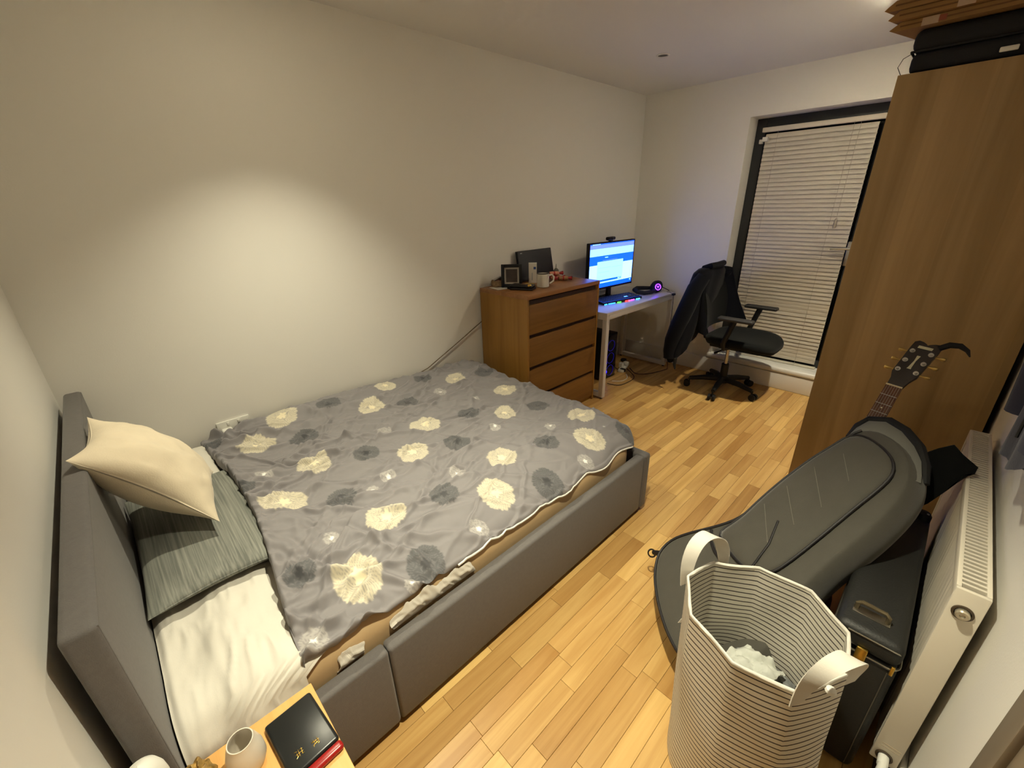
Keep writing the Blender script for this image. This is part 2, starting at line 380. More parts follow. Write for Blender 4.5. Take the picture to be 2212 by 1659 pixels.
MB().tube([(2.05,2.665,1.968),(2.035,2.664,1.995),(2.045,2.662,2.02),(2.066,2.66,2.03)],.0012,6).build('loose_strap',BLKM,sc_)
CARD=mat('corrugated_cardboard',(150,112,66),.85,bump=.3,bscale=90,var=.08,vscale=12)
CARDE=mat('cardboard_edge',(116,82,46),.9)
zz=2.104
cl=['flattened cardboard box, lowest in the stack on the suitcase','flattened cardboard box, second from the bottom of the stack on the suitcase','flattened cardboard box, second from the top of the stack on the suitcase','flattened cardboard box on top of the stack on the suitcase']
for k,(xl,yf,th) in enumerate(((1.985,2.62,.026),(1.978,2.605,.028),(1.962,2.59,.030),(1.99,2.60,.022))):
    c=thing('cardboard_sheet',cl[k],'cardboard',(2.3,2.85,zz),'flattened boxes on the wardrobe')
    ang=math.radians((-1.2,.8,-.6,1.5)[k]); Mx=Matrix.Translation((2.3,2.62,0))@Matrix.Rotation(ang,4,'Z')@Matrix.Translation((-2.3,-2.62,0))
    # wedge-shaped fold at the left end: two flaps pressed together
    b=MB(); yb=3.12
    prof=[(xl,zz+.006),(xl+.012,zz),(2.62,zz),(2.62,zz+th),(xl+.03,zz+th),(xl+.012,zz+th*.55)]
    ring0=[(x,yf,z) for x,z in prof]; ring1=[(x+(.13 if x<2.2 else 0),yb,z) for x,z in prof]
    b.loft([ring0,ring1]); 
    b.v=[tuple(Mx@Vector(p)) for p in b.v]; b.build('folded_panel',CARD,c,smooth=0)
    b=MB().box(xl+.03,2.6,yf-.0012,yf+.001,zz+th*.42,zz+th*.58); b.v=[tuple(Mx@Vector(p)) for p in b.v]; b.build('fold_gap',CARDE,c,smooth=0)
    if k in (0,1):
        xs=2.075 if k==0 else 2.16
        b=MB().box(xs,xs+.045,yf-.0022,yf-.0008,zz-.0,zz+th*.9); b.v=[tuple(Mx@Vector(p)) for p in b.v]; b.build('packing_tape',mat('packing_tape',(186,158,128),.35),c,smooth=0)
    if k==0:
        b=MB().box(2.118,2.14,yf-.0022,yf-.0008,zz+.004,zz+th*.8); b.v=[tuple(Mx@Vector(p)) for p in b.v]; b.build('red_tape',mat('red_tape',(150,74,44),.5),c,smooth=0)
    zz+=th+.0015
# ------------------------------------------------------------------ chest of drawers
QX0,QX1,QY0,QY1=.018,.494,2.229,3.029
ch=thing('chest_of_drawers','oak-veneer chest of four drawers between the bed and the desk','dresser',(.25,2.63,0))
MB().box(QX0,QX1,QY0,QY0+.018,0,.972,bev=.001).build('side_panel',DRESW,ch)
MB().box(QX0,QX1,QY1-.018,QY1,0,.972,bev=.001).build('side_panel',DRESW,ch)
MB().box(QX0,QX1+.004,QY0,QY1,.972,1.0,bev=.0015).build('top_panel',wood('oak_veneer_dresser_top',(132,88,48),(158,110,66),'y',.4,scale=.8),ch)
MB().box(QX0,QX0+.006,QY0+.018,QY1-.018,.03,.972).build('back_panel',DRESW,ch)
MB().box(QX0+.4,QX0+.41,QY0+.018,QY1-.018,.03,.97).build('inner_carcass',DRESG,ch)
MB().box(QX1-.035,QX1-.019,QY0+.018,QY1-.018,0,.04).build('plinth',DRESW,ch)
gz=[.035,.262,.495,.726,.955]
for k in range(4):
    z0=gz[k]+ (.0 if k==0 else .006); z1=gz[k+1]-.020
    d=MB().box(QX1-.019,QX1-.001,QY0+.0195,QY1-.0195,z0,z1,bev=.001).build('drawer',DRESF,ch)
    g=MB().box(QX1-.06,QX1-.022,QY0+.02,QY1-.02,z1-.004,z1+.024).build('finger_recess_shade',DRESG,ch); g.parent=d; g.matrix_parent_inverse=Matrix.Identity(4)  # dark block filling the gap, coloured as its shadow
ZT=1.0005
# things on the chest
ENAM=mat('white_enamel',(222,218,206),.25)
mu=thing('enamel_mug','white enamel mug with a dark rim on the chest of drawers','mug',(.345,2.545,ZT))
c=(.345,2.545,ZT)
MB().lathe(c,[(.040,0),(.044,.004),(.044,.094),(.041,.094),(.041,.006),(.0005,.005)],28).build('cup',ENAM,mu)
MB().lathe(c,[(.0435,.092),(.046,.096),(.0435,.099),(.0405,.096),(.0435,.092)],28,bottom=False).build('rim',mat('dark_rim',(46,34,26),.4),mu)
MB().tube([(c[0]+.03,c[1]+.030,c[2]+.08),(c[0]+.04,c[1]+.050,c[2]+.084),(c[0]+.048,c[1]+.062,c[2]+.065),(c[0]+.046,c[1]+.06,c[2]+.04),(c[0]+.034,c[1]+.034,c[2]+.022)],.006,8).build('handle',ENAM,mu)
pb=thing('white_carton','tall narrow white carton with a blue square, standing beside the enamel mug','carton',(.165,2.63,ZT))
Mc=Matrix.Translation((.165,2.63,ZT))@Matrix.Rotation(math.radians(43),4,'Z')
b=MB().box(-.03,.03,-.018,.018,0,.145,bev=.001); b.v=[tuple(Mc@Vector(p)) for p in b.v]; b.build('box',mat('white_carton',(224,220,210),.5),pb,smooth=0)
b=MB().box(.006,.024,-.0188,-.0178,.10,.118); b.v=[tuple(Mc@Vector(p)) for p in b.v]; b.build('blue_square',mat('blue_print',(38,70,140),.5),pb,smooth=0)
b=MB().box(-.008,.0,-.0188,-.0178,.02,.075); b.v=[tuple(Mc@Vector(p)) for p in b.v]; b.build('pale_print',mat('grey_print',(176,180,182),.5),pb,smooth=0)
pf=thing('photo_frame','black picture frame with white mat and dark photo on the chest','picture frame',(.16,2.44,ZT))
Mf=Matrix.Translation((.175,2.40,ZT))@Matrix.Rotation(math.radians(46),4,'Z')@Matrix.Rotation(math.radians(-6),4,'X')
def tr(b,M): b.v=[tuple(M@Vector(p)) for p in b.v]; return b
fw_,fh_=.105,.158
tr(MB().box(-fw_/2-.022,-fw_/2+.0,-.03,.0,0,fh_,bev=.002).box(fw_/2,fw_/2+.022,-.03,.0,0,fh_,bev=.002).box(-fw_/2,fw_/2,-.03,0,0,.022,bev=.002).box(-fw_/2,fw_/2,-.03,0,fh_-.022,fh_,bev=.002).box(-fw_/2,fw_/2,-.008,-.004,.02,fh_-.02),Mf).build('frame',BLK,pf)
tr(MB().box(-fw_/2,fw_/2,-.012,-.010,.021,fh_-.021),Mf).build('mat_board',mat('white_mat',(206,200,188),.7),pf)
tr(MB().box(-fw_/2+.012,fw_/2-.012,-.0135,-.0125,.034,fh_-.034),Mf).build('photograph',mat('dark_photo',(58,46,44),.3,var=.35,vscale=30),pf)
lp=thing('laptop','closed black laptop standing on edge against the wall on the chest','laptop',(.07,2.78,ZT))
Ml=Matrix.Translation((.085,2.775,ZT))@Matrix.Rotation(math.radians(-11),4,'Y')
tr(MB().box(-.009,.009,-.19,.19,.0,.226,bev=.006,seg=3),Ml).build('lid',mat('laptop_black',(34,33,37),.5),lp)
tr(MB().box(-.017,-.0095,-.19,.19,.0,.226,bev=.003),Ml).build('base',BLK,lp)
tr(MB().box(.0091,.0096,-.165,-.145,.205,.211),Ml).build('badge',CHROME,lp)
pd=thing('folded_paper','folded white leaflet leaning on the laptop corner','paper',(.13,2.94,ZT))
MB().slab(np.array([[(.12,2.925,ZT+.001),(.165,2.965,ZT+.001)],[(.118,2.93,ZT+.03),(.155,2.97,ZT+.035)]]),.0015).slab(np.array([[(.12,2.925,ZT+.001),(.165,2.965,ZT+.001)],[(.10,2.95,ZT+.0015),(.145,2.985,ZT+.0015)]]),.001).build('leaf',WPLAS,pd)
bo=thing('glass_bottle','small glass bottle with a slim neck behind the red crackers on the chest','bottle',(.10,3.0,ZT))
MB().lathe((.085,2.995,ZT),[(.020,0),(.022,.004),(.022,.045),(.012,.055),(.008,.06)],20,top=True).build('bottle_body',mat('dull_glass',(110,108,96),.15,spec=.6),bo)
MB().lathe((.085,2.995,ZT),[(.006,.06),(.006,.075),(.003,.095)],12,top=True).build('neck',CHROME,bo)
PEACH=mat('peach_paper',(206,138,110),.6); REDP=mat('red_paper',(168,40,46),.55)
for k,(p0,p1,lb) in enumerate((((.15,2.80,.016),(.245,2.915,.016),'peach paper cracker with red bands, lowest, on the chest of drawers'),((.16,2.775,.047),(.235,2.90,.047),'peach paper cracker with red bands resting across the other crackers'),((.235,2.80,.0165),(.325,2.90,.0165),'paper cracker with red frilled ends closest to the drawer fronts'))):
    p0=Vector(p0)+Vector((0,0,1)); p1=Vector(p1)+Vector((0,0,1)); t=thing('paper_cracker',lb,'cracker',tuple((p0+p1)/2),'paper crackers on the chest'); d=(p1-p0)
    MB().tube([p0+d*q for q in (.22,.25,.75,.78)],[.008,.0155,.0155,.008],12).build('barrel',PEACH if k!=2 else mat('tan_paper',(170,128,84),.6),t)
    for a,bq in ((0,.22),(1,.78)):
        MB().cyl(p0+d*a,p0+d*bq,.0155,.007,12).build('frill',REDP,t)
    MB().cyl(p0+d*.46,p0+d*.54,.0159,seg=12).build('band',REDP,t)
wl=thing('wallet','black leather purse with gold clasp at the front of the chest top','wallet',(.35,2.37,ZT))
Mw=Matrix.Translation((.30,2.385,ZT))@Matrix.Rotation(math.radians(22),4,'Z')
tr(MB().box(-.085,.085,-.045,.045,0,.016,bev=.006,seg=3).box(-.082,.080,-.043,.043,.017,.034,bev=.007,seg=3),Mw).build('leather_body',mat('black_leather',(24,22,22),.4,bump=.3,bscale=200),wl)
tr(MB().lathe((.062,-.03,.036),[(.0005,.006),(.012,.004),(.015,-.004),(.012,-.012)],16,bottom=False),Mw).build('clasp',GOLD,wl)
tr(MB().box(-.01,.05,.0,.03,.0345,.0365,bev=.001),Mw).build('card_edge',mat('tan_card',(150,112,74),.5),wl)
yb_=thing('yellow_packet','small yellow packet between the purse and the picture frame','packet',(.23,2.52,ZT))
tr(MB().box(-.035,.035,-.015,.015,0,.022,bev=.006),Matrix.Translation((.255,2.50,ZT))@Matrix.Rotation(math.radians(15),4,'Z')).build('wrapper',mat('yellow_wrapper',(206,176,50),.4),yb_)
pa=MB(); pa.slab(np.array([[(.07,2.275,ZT+.001),(.19,2.25,ZT+.001)],[(.095,2.375,ZT+.001),(.215,2.35,ZT+.0015)]]),.0008); o=pa.build('note_paper',WPLAS,smooth=0); tag(o,'white sheet of note paper on the corner of the chest of drawers','paper')
po=thing('fabric_pouch','open round fabric pouch holding trinkets at the wall end of the chest','pouch',(.075,2.36,ZT))
prof=[]
R_=[]
for j,(rr,z) in enumerate(((.035,0),(.05,.004),(.058,.02),(.055,.04),(.048,.05),(.043,.046),(.046,.028),(.04,.012))):
    R_.append([(.085+ (rr+.003*math.sin(5*t+j))*math.cos(t)*.85,2.355+(rr+.003*math.sin(4*t))*1.15*math.sin(t),ZT+z+.004*math.sin(3*t+1)*(z>.015)) for t in np.linspace(0,2*math.pi,24,endpoint=False)])
MB().loft(R_).build('pouch_wall',mat('pouch_cloth',(128,104,76),.8,var=.3,vscale=60),po)
MB().lathe((.095,2.345,ZT+.025),[(.0005,.022),(.014,.018),(.02,.0)],14).build('pink_trinket',mat('pink_cloth',(140,84,92),.7),po)
MB().tube([(.06,2.33,ZT+.045),(.08,2.37,ZT+.062),(.09,2.41,ZT+.05)],.008,8).build('silver_trinket',CHROME,po)
ck=MB().lathe((.215,2.335,ZT),[(.014,0),(.015,.003),(.015,.014),(.012,.017)],16,top=True).build('pen_cap',BLK); tag(ck,'small black round cap beside the note paper on the chest','cap')
# the wire that drops from behind the chest to the sockets
cv=MB().tube([(.012,2.235,.75),(.010,2.0,.638),(.010,1.736,.518),(.012,1.3,.42),(.014,.8,.40)],.003,6).build('wall_cable',mat('brown_cable',(96,80,56),.6)); tag(cv,'thin brown cable running slantwise down the wall behind the bed','cable')
# wall socket
so=thing('wall_socket','white double wall socket half hidden by the duvet','socket',(.005,.553,.525))
MB().box(0,.010,.48,.627,.482,.568,bev=.003).build('face_plate',WPLAS,so)
for y in (.53,.578): MB().box(.009,.014,y-.006,y+.006,.545,.560,bev=.001).build('rocker_switch',WPLAS,so)
pg=thing('white_plug','white mains plug in the wall socket beside the pillow','plug',(.02,.515,.51))
MB().box(.0105,.045,.492,.540,.485,.535,bev=.008,seg=3).build('plug_body',WPLAS,pg)
MB().tube([(.03,.515,.487),(.035,.515,.44),(.03,.5,.40)],.0035,8).build('lead',WPLAS,pg)
pg=thing('black_plug','black mains plug in the wall socket beside the duvet edge','plug',(.02,.597,.51))
MB().lathe((.0105,.597,.512),[(.024,0),(.024,.018),(.017,.032),(.0005,.034)],20,ax=(1,0,0)).build('plug_body',BLK,pg)
MB().tube([(.03,.597,.49),(.033,.60,.45),(.03,.62,.40)],.0035,8).build('lead',BLK,pg)
# ------------------------------------------------------------------ bed
bd=thing('bed','grey upholstered double bed frame along the long white wall','bed',(.79,1.05,0))
def rounded_panel(b,x0,x1,y0,y1,z0,z1,bev): return b.box(x0,x1,y0,y1,z0,z1,bev=bev,seg=4)
rounded_panel(MB(),.048,1.527,.0275,.0815,.03,.894,.012).build('headboard',GREYFAB,bd)
pp=[(.056,.0785,.10)]+[(.056,.0785,.886)]+[(1.519,.0785,.886)]+[(1.519,.0785,.10)]
MB().tube(pp,.0032,6).build('headboard_piping',GREYFAB,bd)
rounded_panel(MB(),1.488,1.536,.082,.556,.022,.352,.012).build('side_rail',GREYFAB,bd)
rounded_panel(MB(),1.488,1.536,.5575,2.004,.022,.352,.012).build('side_rail',GREYFAB,bd)
rounded_panel(MB(),.03,.058,.082,2.004,.022,.352,.010).build('side_rail',GREYFAB,bd)
rounded_panel(MB(),.03,1.540,2.006,2.060,.022,.352,.014).build('footboard',GREYFAB,bd)
for x in (.1,1.45):
    for y in (.12,1.98): MB().cyl((x,y,0),(x,y,.03),.025,.03).build('foot',BLK,bd)
MB().box(.06,1.486,.085,2.0,.17,.20).build('slat_base',BLKM,bd)
ma=MB().box(.06,1.478,.088,1.985,.15,.452,bev=.085,seg=9).build('mattress',TAN); tag(ma,'double mattress in a tan cover lying in the grey bed frame','mattress')
# fitted sheet over the head end of the mattress, folds running down its side
U=np.linspace(0,1,90); V=np.linspace(0,1,150)
def sheet_pt(u,v):
    # u across: wall -> near top edge -> down the side ; v along y
    L1,L2=1.375,.26; s=u*(L1+L2)
    return s
y=None
G=np.zeros((len(U),len(V),3))
for i,u in enumerate(U):
    s=u*1.66
    if s<1.32: x=.075+s; z=.461; nx,nz=0,1
    else:
        t=(s-1.32)/.075
        if t<1.5708: x=1.398+.075*math.sin(t); z=.386+.075*math.cos(t); nx,nz=math.sin(t),math.cos(t)
        else: x=1.473; z=.386-(s-1.32-.1178); nx,nz=1,0
    # folds: fan of creases from the mattress corner plus drape on the side
    yy=.086+V*((.46 if s<1.36 else .46-.195*min(1,(s-1.36)/.05))-.0)
    top=np.exp(-((x-1.25)/.45)**2)
    f=.006*np.sin((yy*34+ x*9)+1.5*np.sin(x*7))*top*smooth(.5,.15,yy)
    f+= .016*(1-np.abs(2*fbm(x*3.2+3,yy*8+x*1.5,5)-1))**3*(.3+top)*smooth(.42,.34,yy)
    side=smooth(1.34,1.46,np.array(s))
    f=f+side*(.010*(1-np.abs(2*fbm(yy*9+z*16,z*5-yy*2,9)-1)*1.6)+.008*np.sin(z*62+yy*16))
    edge=smooth(.02,.0,yy-.086)
    G[i,:,0]=x+nx*f; G[i,:,1]=yy; G[i,:,2]=z+nz*f-edge*.012
sh=MB().slab(G,.0016).build('fitted_sheet',SHEET,smooth=80); tag(sh,'white fitted sheet over the head end of the mattress','sheet')
# where the sheet has come loose along the rail: white bunched tucks
tk=[((.43,.51),.385,.020),((.60,.92),.392,.034)]
for q,((y0,y1),z0,hh) in enumerate(tk):
    ys=np.linspace(y0,y1,90); us=np.linspace(0,1,14); G=np.zeros((14,90,3))
    for i,u in enumerate(us):
        wv=hh*np.sin(np.clip((ys-y0)/(y1-y0),0,1)*math.pi)**.4*(.25+1.5*fbm(ys*26,ys*0+q,30+q)**1.5)
        cr=1-np.abs(2*vn(ys*42+u*2.2,ys*0+u*2.5+q,20+q)-1)
        G[i,:,0]=1.474+.012*np.sin(u*math.pi*.5)*(1-.7*u)+.010*cr*np.sin(u*math.pi); G[i,:,1]=ys+.006*np.sin(u*4+ys*55); G[i,:,2]=z0-.05+u*(.045+wv)
    o=MB().slab(G,.002).build('loose_tuck',SHEET,sh,smooth=80); o.matrix_parent_inverse=Matrix.Identity(4)
# ------------------------------------------------------------------ duvet with a printed flower pattern
FC=[(0.276,0.579,0.092),(0.65,0.71,0.079),(0.85,0.525,0.085),(1.181,0.768,0.077),(1.351,0.574,0.084),(0.87,1.074,0.08),(0.691,1.26,0.082),(1.194,1.331,0.077),(1.349,1.156,0.081),(0.662,1.853,0.078),(0.892,1.636,0.065),(1.201,1.904,0.081),(1.356,1.768,0.084),(0.296,1.755,0.075),(0.308,1.163,0.078),(0.105,1.357,0.069),(0.105,0.756,0.084)]
FD=[(0.12,0.418,0.065),(0.366,0.77,0.073),(0.72,0.922,0.067),(0.393,1.339,0.07),(0.141,0.992,0.069),(0.141,1.608,0.066),(0.351,1.953,0.067),(0.751,1.496,0.062),(0.96,1.828,0.067),(0.949,1.269,0.068),(1.252,1.565,0.065),(1.424,2.004,0.068),(0.955,0.699,0.065),(1.225,0.994,0.067),(1.422,1.382,0.075),(1.433,0.766,0.07),(1.244,0.443,0.049),(0.691,0.438,0.044)]
FW_=[(1.448,0.395,0.039),(0.612,0.525,0.033),(1.147,0.58,0.029),(0.606,1.074,0.036),(0.966,0.897,0.035),(1.156,1.114,0.035),(1.428,0.998,0.036),(0.976,1.489,0.031),(1.167,1.69,0.031),(1.435,1.631,0.04),(0.629,1.646,0.026),(0.4,1.56,0.04),(1.344,1.906,0.009),(0.994,0.809,0.027),(1.463,0.694,0.024)]
def make_duvet():
    res=.0034
    s=np.arange(0,1.505,res); t=np.arange(0,1.86,res)       # across (wall to near edge), along (head to foot)
    S,T=np.meshgrid(s,t,indexing='ij')
    x0=.035; X1=1.466; flat=X1-x0
    hx=[0,.02,.33,.58,.89,1.15,1.33,1.48,1.6]; hy=[.38,.383,.402,.416,.412,.384,.358,.347,.345]
    head=lambda x: np.interp(x,hx,hy)
    YE=2.045+.05*smooth(.5,.1,S)
    wy=[.30,.39,.475,.764,1.124,1.63,1.86,2.11]; wz=[.505,.512,.530,.556,.552,.525,.513,.503]
    ey=[.30,.35,.54,.82,1.23,1.53,1.86,2.1]; ez=[.452,.450,.439,.430,.420,.410,.405,.405]
    over=np.clip(S-flat,0,None); oy=head(np.minimum(x0+S,1.5))+T
    FE=YE-.055                                               # start of the roll at the foot
    overt=np.clip(oy-FE,0,None)
    ang=np.clip(over/.011,0,math.pi); rem=np.clip(over-.011*math.pi,0,None)
    X=x0+np.minimum(S,flat)+.011*np.sin(ang)-rem; drop_s=.011*(1-np.cos(ang))
    angt=np.clip(overt/.06,0,math.pi/2); remt=np.clip(overt-.06*math.pi/2,0,None)
    Y=np.minimum(oy,FE)+.055*np.sin(angt); drop_t=np.minimum(.055*(1-np.cos(angt))+remt,.13)
    zedge=np.interp(Y,ey,ez)
    Xf=x0+np.minimum(S,flat)
    Zb=.518+(np.interp(Y,wy,wz)-.518)*np.exp(-((Xf-x0)/.16)**1.2)-(.518-zedge)*np.clip((Xf-1.15)/.34,0,None)**3+.05*np.exp(-((Xf-.72)/.42)**4)*smooth(.62,.40,Y)*1.15
    Z=Zb-drop_s-drop_t*(1-.45*smooth(1.25,1.48,Xf))
    # rounded corner in plan
    cr=.10; cx=X1+.011-cr; cy=YE-cr
    dx=np.clip((X-cx)/cr,0,1); dy=np.clip((Y-cy)/cr,0,1)
    X=np.where((dx>0)&(dy>0),cx+cr*dx*np.sqrt(1-dy*dy/2),X); Y=np.where((dx>0)&(dy>0),cy+cr*dy*np.sqrt(1-dx*dx/2),Y)
    # creases
    u,v=S+.0,Y
    wx=.35*(fbm(u*3,v*3,51)-.5); wy_=.35*(fbm(u*3+9,v*3,52)-.5)
    def ridge(a,fx,fy,seed,sharp=2.2):
        p=(u+wx)*math.cos(a)+(v+wy_)*math.sin(a); q=-(u+wx)*math.sin(a)+(v+wy_)*math.cos(a)
        r=1-np.abs(2*vn(p*fx,q*fy,seed)-1); return r**sharp
    amp=.35+.95*fbm(u*2.2+4,v*2.2,61)
    H=np.zeros(X.shape)
    def crease(a,f,wd,h,seed,lo=.42):
        nonlocal H
        uu=u+.45*wx; vv=v+.45*wy_
        p=uu*math.cos(a)+vv*math.sin(a); q=-uu*math.sin(a)+vv*math.cos(a)
        ph=q*f+1.1*fbm(p*1.3+seed,q*1.3,seed); k=np.floor(ph); d=(ph-k-.5)/f
        mk=smooth(lo,lo+.3,vn(p*2.6+k*3.7,k*5.31+.5,seed+1))
        wv=wd*(.7+.8*vn(p*4,k*2.3,seed+2))
        H=H+h*mk*np.exp(-(d/wv)**2)-h*.45*mk*np.exp(-((d-2.2*wv)/wv)**2)
    crease(1.30,8.,.012,.026,101,.32); crease(.95,7.,.013,.028,111,.34); crease(1.75,9.,.010,.020,121,.36); crease(.50,7.,.012,.018,131,.38); crease(2.35,7.,.012,.014,141,.40); crease(1.15,15.,.007,.012,151,.42); crease(1.95,14.,.006,.011,161,.42)
    H*=amp*.74
    H+=.0035*(fbm(u*22,v*22,74)-.5)
    H+=.014*(fbm(u*2.4,v*2.4,75)-.5)-.010
    headw=smooth(.95,.45,v); H*=(.75+.6*headw)
    calm=smooth(1.05,1.4,u)*smooth(1.2,1.7,v); H*=1-.55*calm
    def fold(pts,wd,h,sharp=1.):
        nonlocal H
        best=np.full(X.shape,9.); tt=np.zeros(X.shape); n=len(pts)-1
        for k in range(n):
            a=np.array(pts[k]); b=np.array(pts[k+1]); d=b-a; q=np.clip(((X-a[0])*d[0]+(Y-a[1])*d[1])/(d@d),0,1)
            e=np.hypot(X-a[0]-q*d[0],Y-a[1]-q*d[1]); m=e<best; best=np.where(m,e,best); tt=np.where(m,(k+q)/n,tt)
        H+=h*np.exp(-(best/wd)**2)*np.sin(np.clip(tt,0.02,.98)*math.pi)**.5
    fold([(.10,.80),(.20,1.0),(.25,1.2),(.22,1.32)],.028,.030)
    fold([(.06,.62),(.10,.85),(.12,1.1),(.1,1.4)],.03,.020)
    fold([(.60,.43),(.60,.55),(.52,.68),(.42,.82)],.022,.024)
    fold([(.70,.42),(.72,.55),(.68,.66),(.60,.85),(.58,1.05)],.022,.022)
    fold([(.50,.45),(.52,.56),(.48,.66)],.018,-.014)
    fold([(.36,.9),(.50,1.05),(.62,1.2)],.02,.016); fold([(.30,.95),(.42,1.15)],.018,.012)
    fold([(.05,1.9),(.16,2.0),(.22,2.07)],.03,.026); fold([(.25,1.80),(.27,1.95),(.30,2.06)],.022,.02); fold([(.13,1.85),(.20,1.98)],.016,-.012)
    fold([(.80,1.62),(.88,1.72),(.92,1.80)],.02,.018); fold([(.55,1.35),(.80,1.62),(.86,1.7)],.018,.009)
    fold([(1.25,1.10),(1.18,1.2),(1.16,1.32)],.018,.012); fold([(1.10,.50),(1.22,.54),(1.36,.50)],.02,.010)
    fold([(.88,.46),(1.0,.52),(1.1,.5)],.02,.014); fold([(.95,.45),(1.06,.62)],.018,.010)
    fold([(1.05,.60),(1.15,.72),(1.3,.68)],.02,.009); fold([(.75,.75),(1.0,1.0),(1.1,1.3)],.03,.008)
    # scalloped near edge
    sc=np.sin((Y-1.2)*21)*.008*smooth(1.2,1.5,Y)
    Z=Z+H+sc*smooth(1.32,1.48,S); X=X+.012*np.sin((Y-1.1)*23)*smooth(1.40,1.49,Xf)*smooth(1.15,1.5,Y)
    # thick head hem: rolled and crumpled
    hem=np.exp(-((T-.020)/.016)**2); X=X; Z=Z+hem*(.012+.010*(fbm(S*40,T*60,80)-.5)+.004*np.sin(S*120+4*fbm(S*9,T,3)))
    Y=Y+hem*.008*(fbm(S*22,T*8,81)-.5); hd=smooth(.012,0,T); Z=Z-hd*.030; Y=Y+hd*.006
    # white hem ends at mattress; keep above the pillow at the head end
    zm=np.where(Xf<1.393,.452,.367+np.sqrt(np.clip(.085**2-np.clip(Xf-1.393,0,.0849)**2,0,None))); Z=np.where(over>.004,Z,np.maximum(Z,np.where(Xf<1.25,.488,zm+.014+.012*smooth(.62,.45,Y))))
    X=np.maximum(X,.02+.0*X)
    # print
    base=np.array([.222,.208,.214]); colr=np.empty(S.shape+(3,)); colr[:]=base*(1+.05*(fbm(u*30,v*30,90)-.5))[...,None]
    PX=np.minimum(x0+S,9); PY=oy
    # plan coordinates of the print follow the cloth: where it rolls over the edge they run on past it
    PXX=PX; PYY=oy
    def flower(cx,cy,R,kind,seed):
        m=(np.abs(PXX-cx)<R*1.3)&(np.abs(PYY-cy)<R*1.3)
        if not m.any(): return
        dx=PXX[m]-cx; dy=PYY[m]-cy; r=np.hypot(dx,dy)/R; th=np.arctan2(dy,dx)
        rg=np.random.default_rng(seed); ph=rg.random(6)*6.28; k=int(rg.integers(8,12))
        Ro=.86+.07*np.abs(np.sin(k*.5*th+ph[0]))+.045*np.abs(np.sin(k*1.5*th+ph[1]))+.02*np.sin(29*th+ph[2])+.04*np.sin(2*th+ph[4])
        inside=smooth(.035,-.035,r-Ro)
        vein=np.abs(np.sin(th*(23)+ph[5]+1.6*np.sin(r*9+ph[0])+2.*(fbm(dx*60+cx*9,dy*60,seed)-.5)))
        tex=smooth(.15,.75,vein)*.75+.25*(fbm(dx*160,dy*160,seed+5))
        rim=smooth(.55,.9,r/Ro)
        core=smooth(.06,-.04,r-(.24+.05*np.sin(5*th+ph[1])+.03*np.sin(9*th+ph[2])))
        if kind=='c':
            A=np.array([.66,.60,.45]); K=np.array([.78,.70,.50]); lo=.25+.2*rim
            a=inside*(lo+(1-lo)*tex); a=np.maximum(a*.92,core)
            c=A*(1-core[:,None])+K*core[:,None]
        elif kind=='d':
            A=np.array([.085,.087,.092]); K=np.array([.052,.053,.058]); lo=.50
            a=inside*(lo+(1-lo)*tex)*.92; a=np.maximum(a,core*.9); c=A*(1-core[:,None])+K*core[:,None]
        else:
            A=np.array([.48,.455,.43]); K=np.array([.86,.84,.80]); lo=.15
            a=inside*(lo+(1-lo)*tex)*.7; a=np.maximum(a,core*.95); c=A*(1-core[:,None])+K*core[:,None]
        cur=colr[m]; colr[m]=cur*(1-a[:,None])+c*a[:,None]
    for q,(a,b_,r) in enumerate(FC): flower(a,b_,r*.97,'c',100+q)
    for q,(a,b_,r) in enumerate(FD): flower(a,b_,r*.98,'d',200+q)
    for q,(a,b_,r) in enumerate(FW_): flower(a,b_,r*1.02,'w' if r>.012 else 'w',300+q)
    P=np.stack([X,Y,Z],-1)
    n,m_=S.shape
    me=bpy.data.meshes.new('duvet'); idx=np.arange(n*m_).reshape(n,m_)
    q=np.stack([idx[:-1,:-1],idx[1:,:-1],idx[1:,1:],idx[:-1,1:]],-1).reshape(-1,4)
    me.vertices.add(n*m_); me.vertices.foreach_set('co',P.reshape(-1).astype(np.float32))
    me.loops.add(q.size); me.loops.foreach_set('vertex_index',q.reshape(-1).astype(np.int32))
    me.polygons.add(len(q)); me.polygons.foreach_set('loop_start',np.arange(0,q.size,4,dtype=np.int32)); me.polygons.foreach_set('loop_total',np.full(len(q),4,np.int32))
    me.update(calc_edges=True); me.polygons.foreach_set('use_smooth',np.ones(len(q),bool))
    at=me.color_attributes.new('print','FLOAT_COLOR','POINT'); at.data.foreach_set('color',np.concatenate([colr.reshape(-1,3),np.ones((n*m_,1))],1).reshape(-1).astype(np.float32))
    mt=bpy.data.materials.new('duvet_print'); mt.use_nodes=True; nt=mt.node_tree; p=nt.nodes['Principled BSDF']; p.inputs['Roughness'].default_value=.7; p.inputs['Sheen Weight'].default_value=.15; p.inputs['Specular IOR Level'].default_value=.3
    vc=nt.nodes.new('ShaderNodeVertexColor'); vc.layer_name='print'; nt.links.new(vc.outputs[0],p.inputs['Base Color'])
    tc=nt.nodes.new('ShaderNodeTexCoord'); nz=nt.nodes.new('ShaderNodeTexNoise'); nz.inputs['Scale'].default_value=500; nt.links.new(tc.outputs['Object'],nz.inputs['Vector'])
    bu=nt.nodes.new('ShaderNodeBump'); bu.inputs['Strength'].default_value=.12; bu.inputs['Distance'].default_value=.001; nt.links.new(nz.outputs[0],bu.inputs['Height']); nt.links.new(bu.outputs[0],p.inputs['Normal'])
    me.materials.append(mt)
    o=bpy.data.objects.new('duvet',me); COL.objects.link(o)
    # edge line for the zip
    je=[]; 
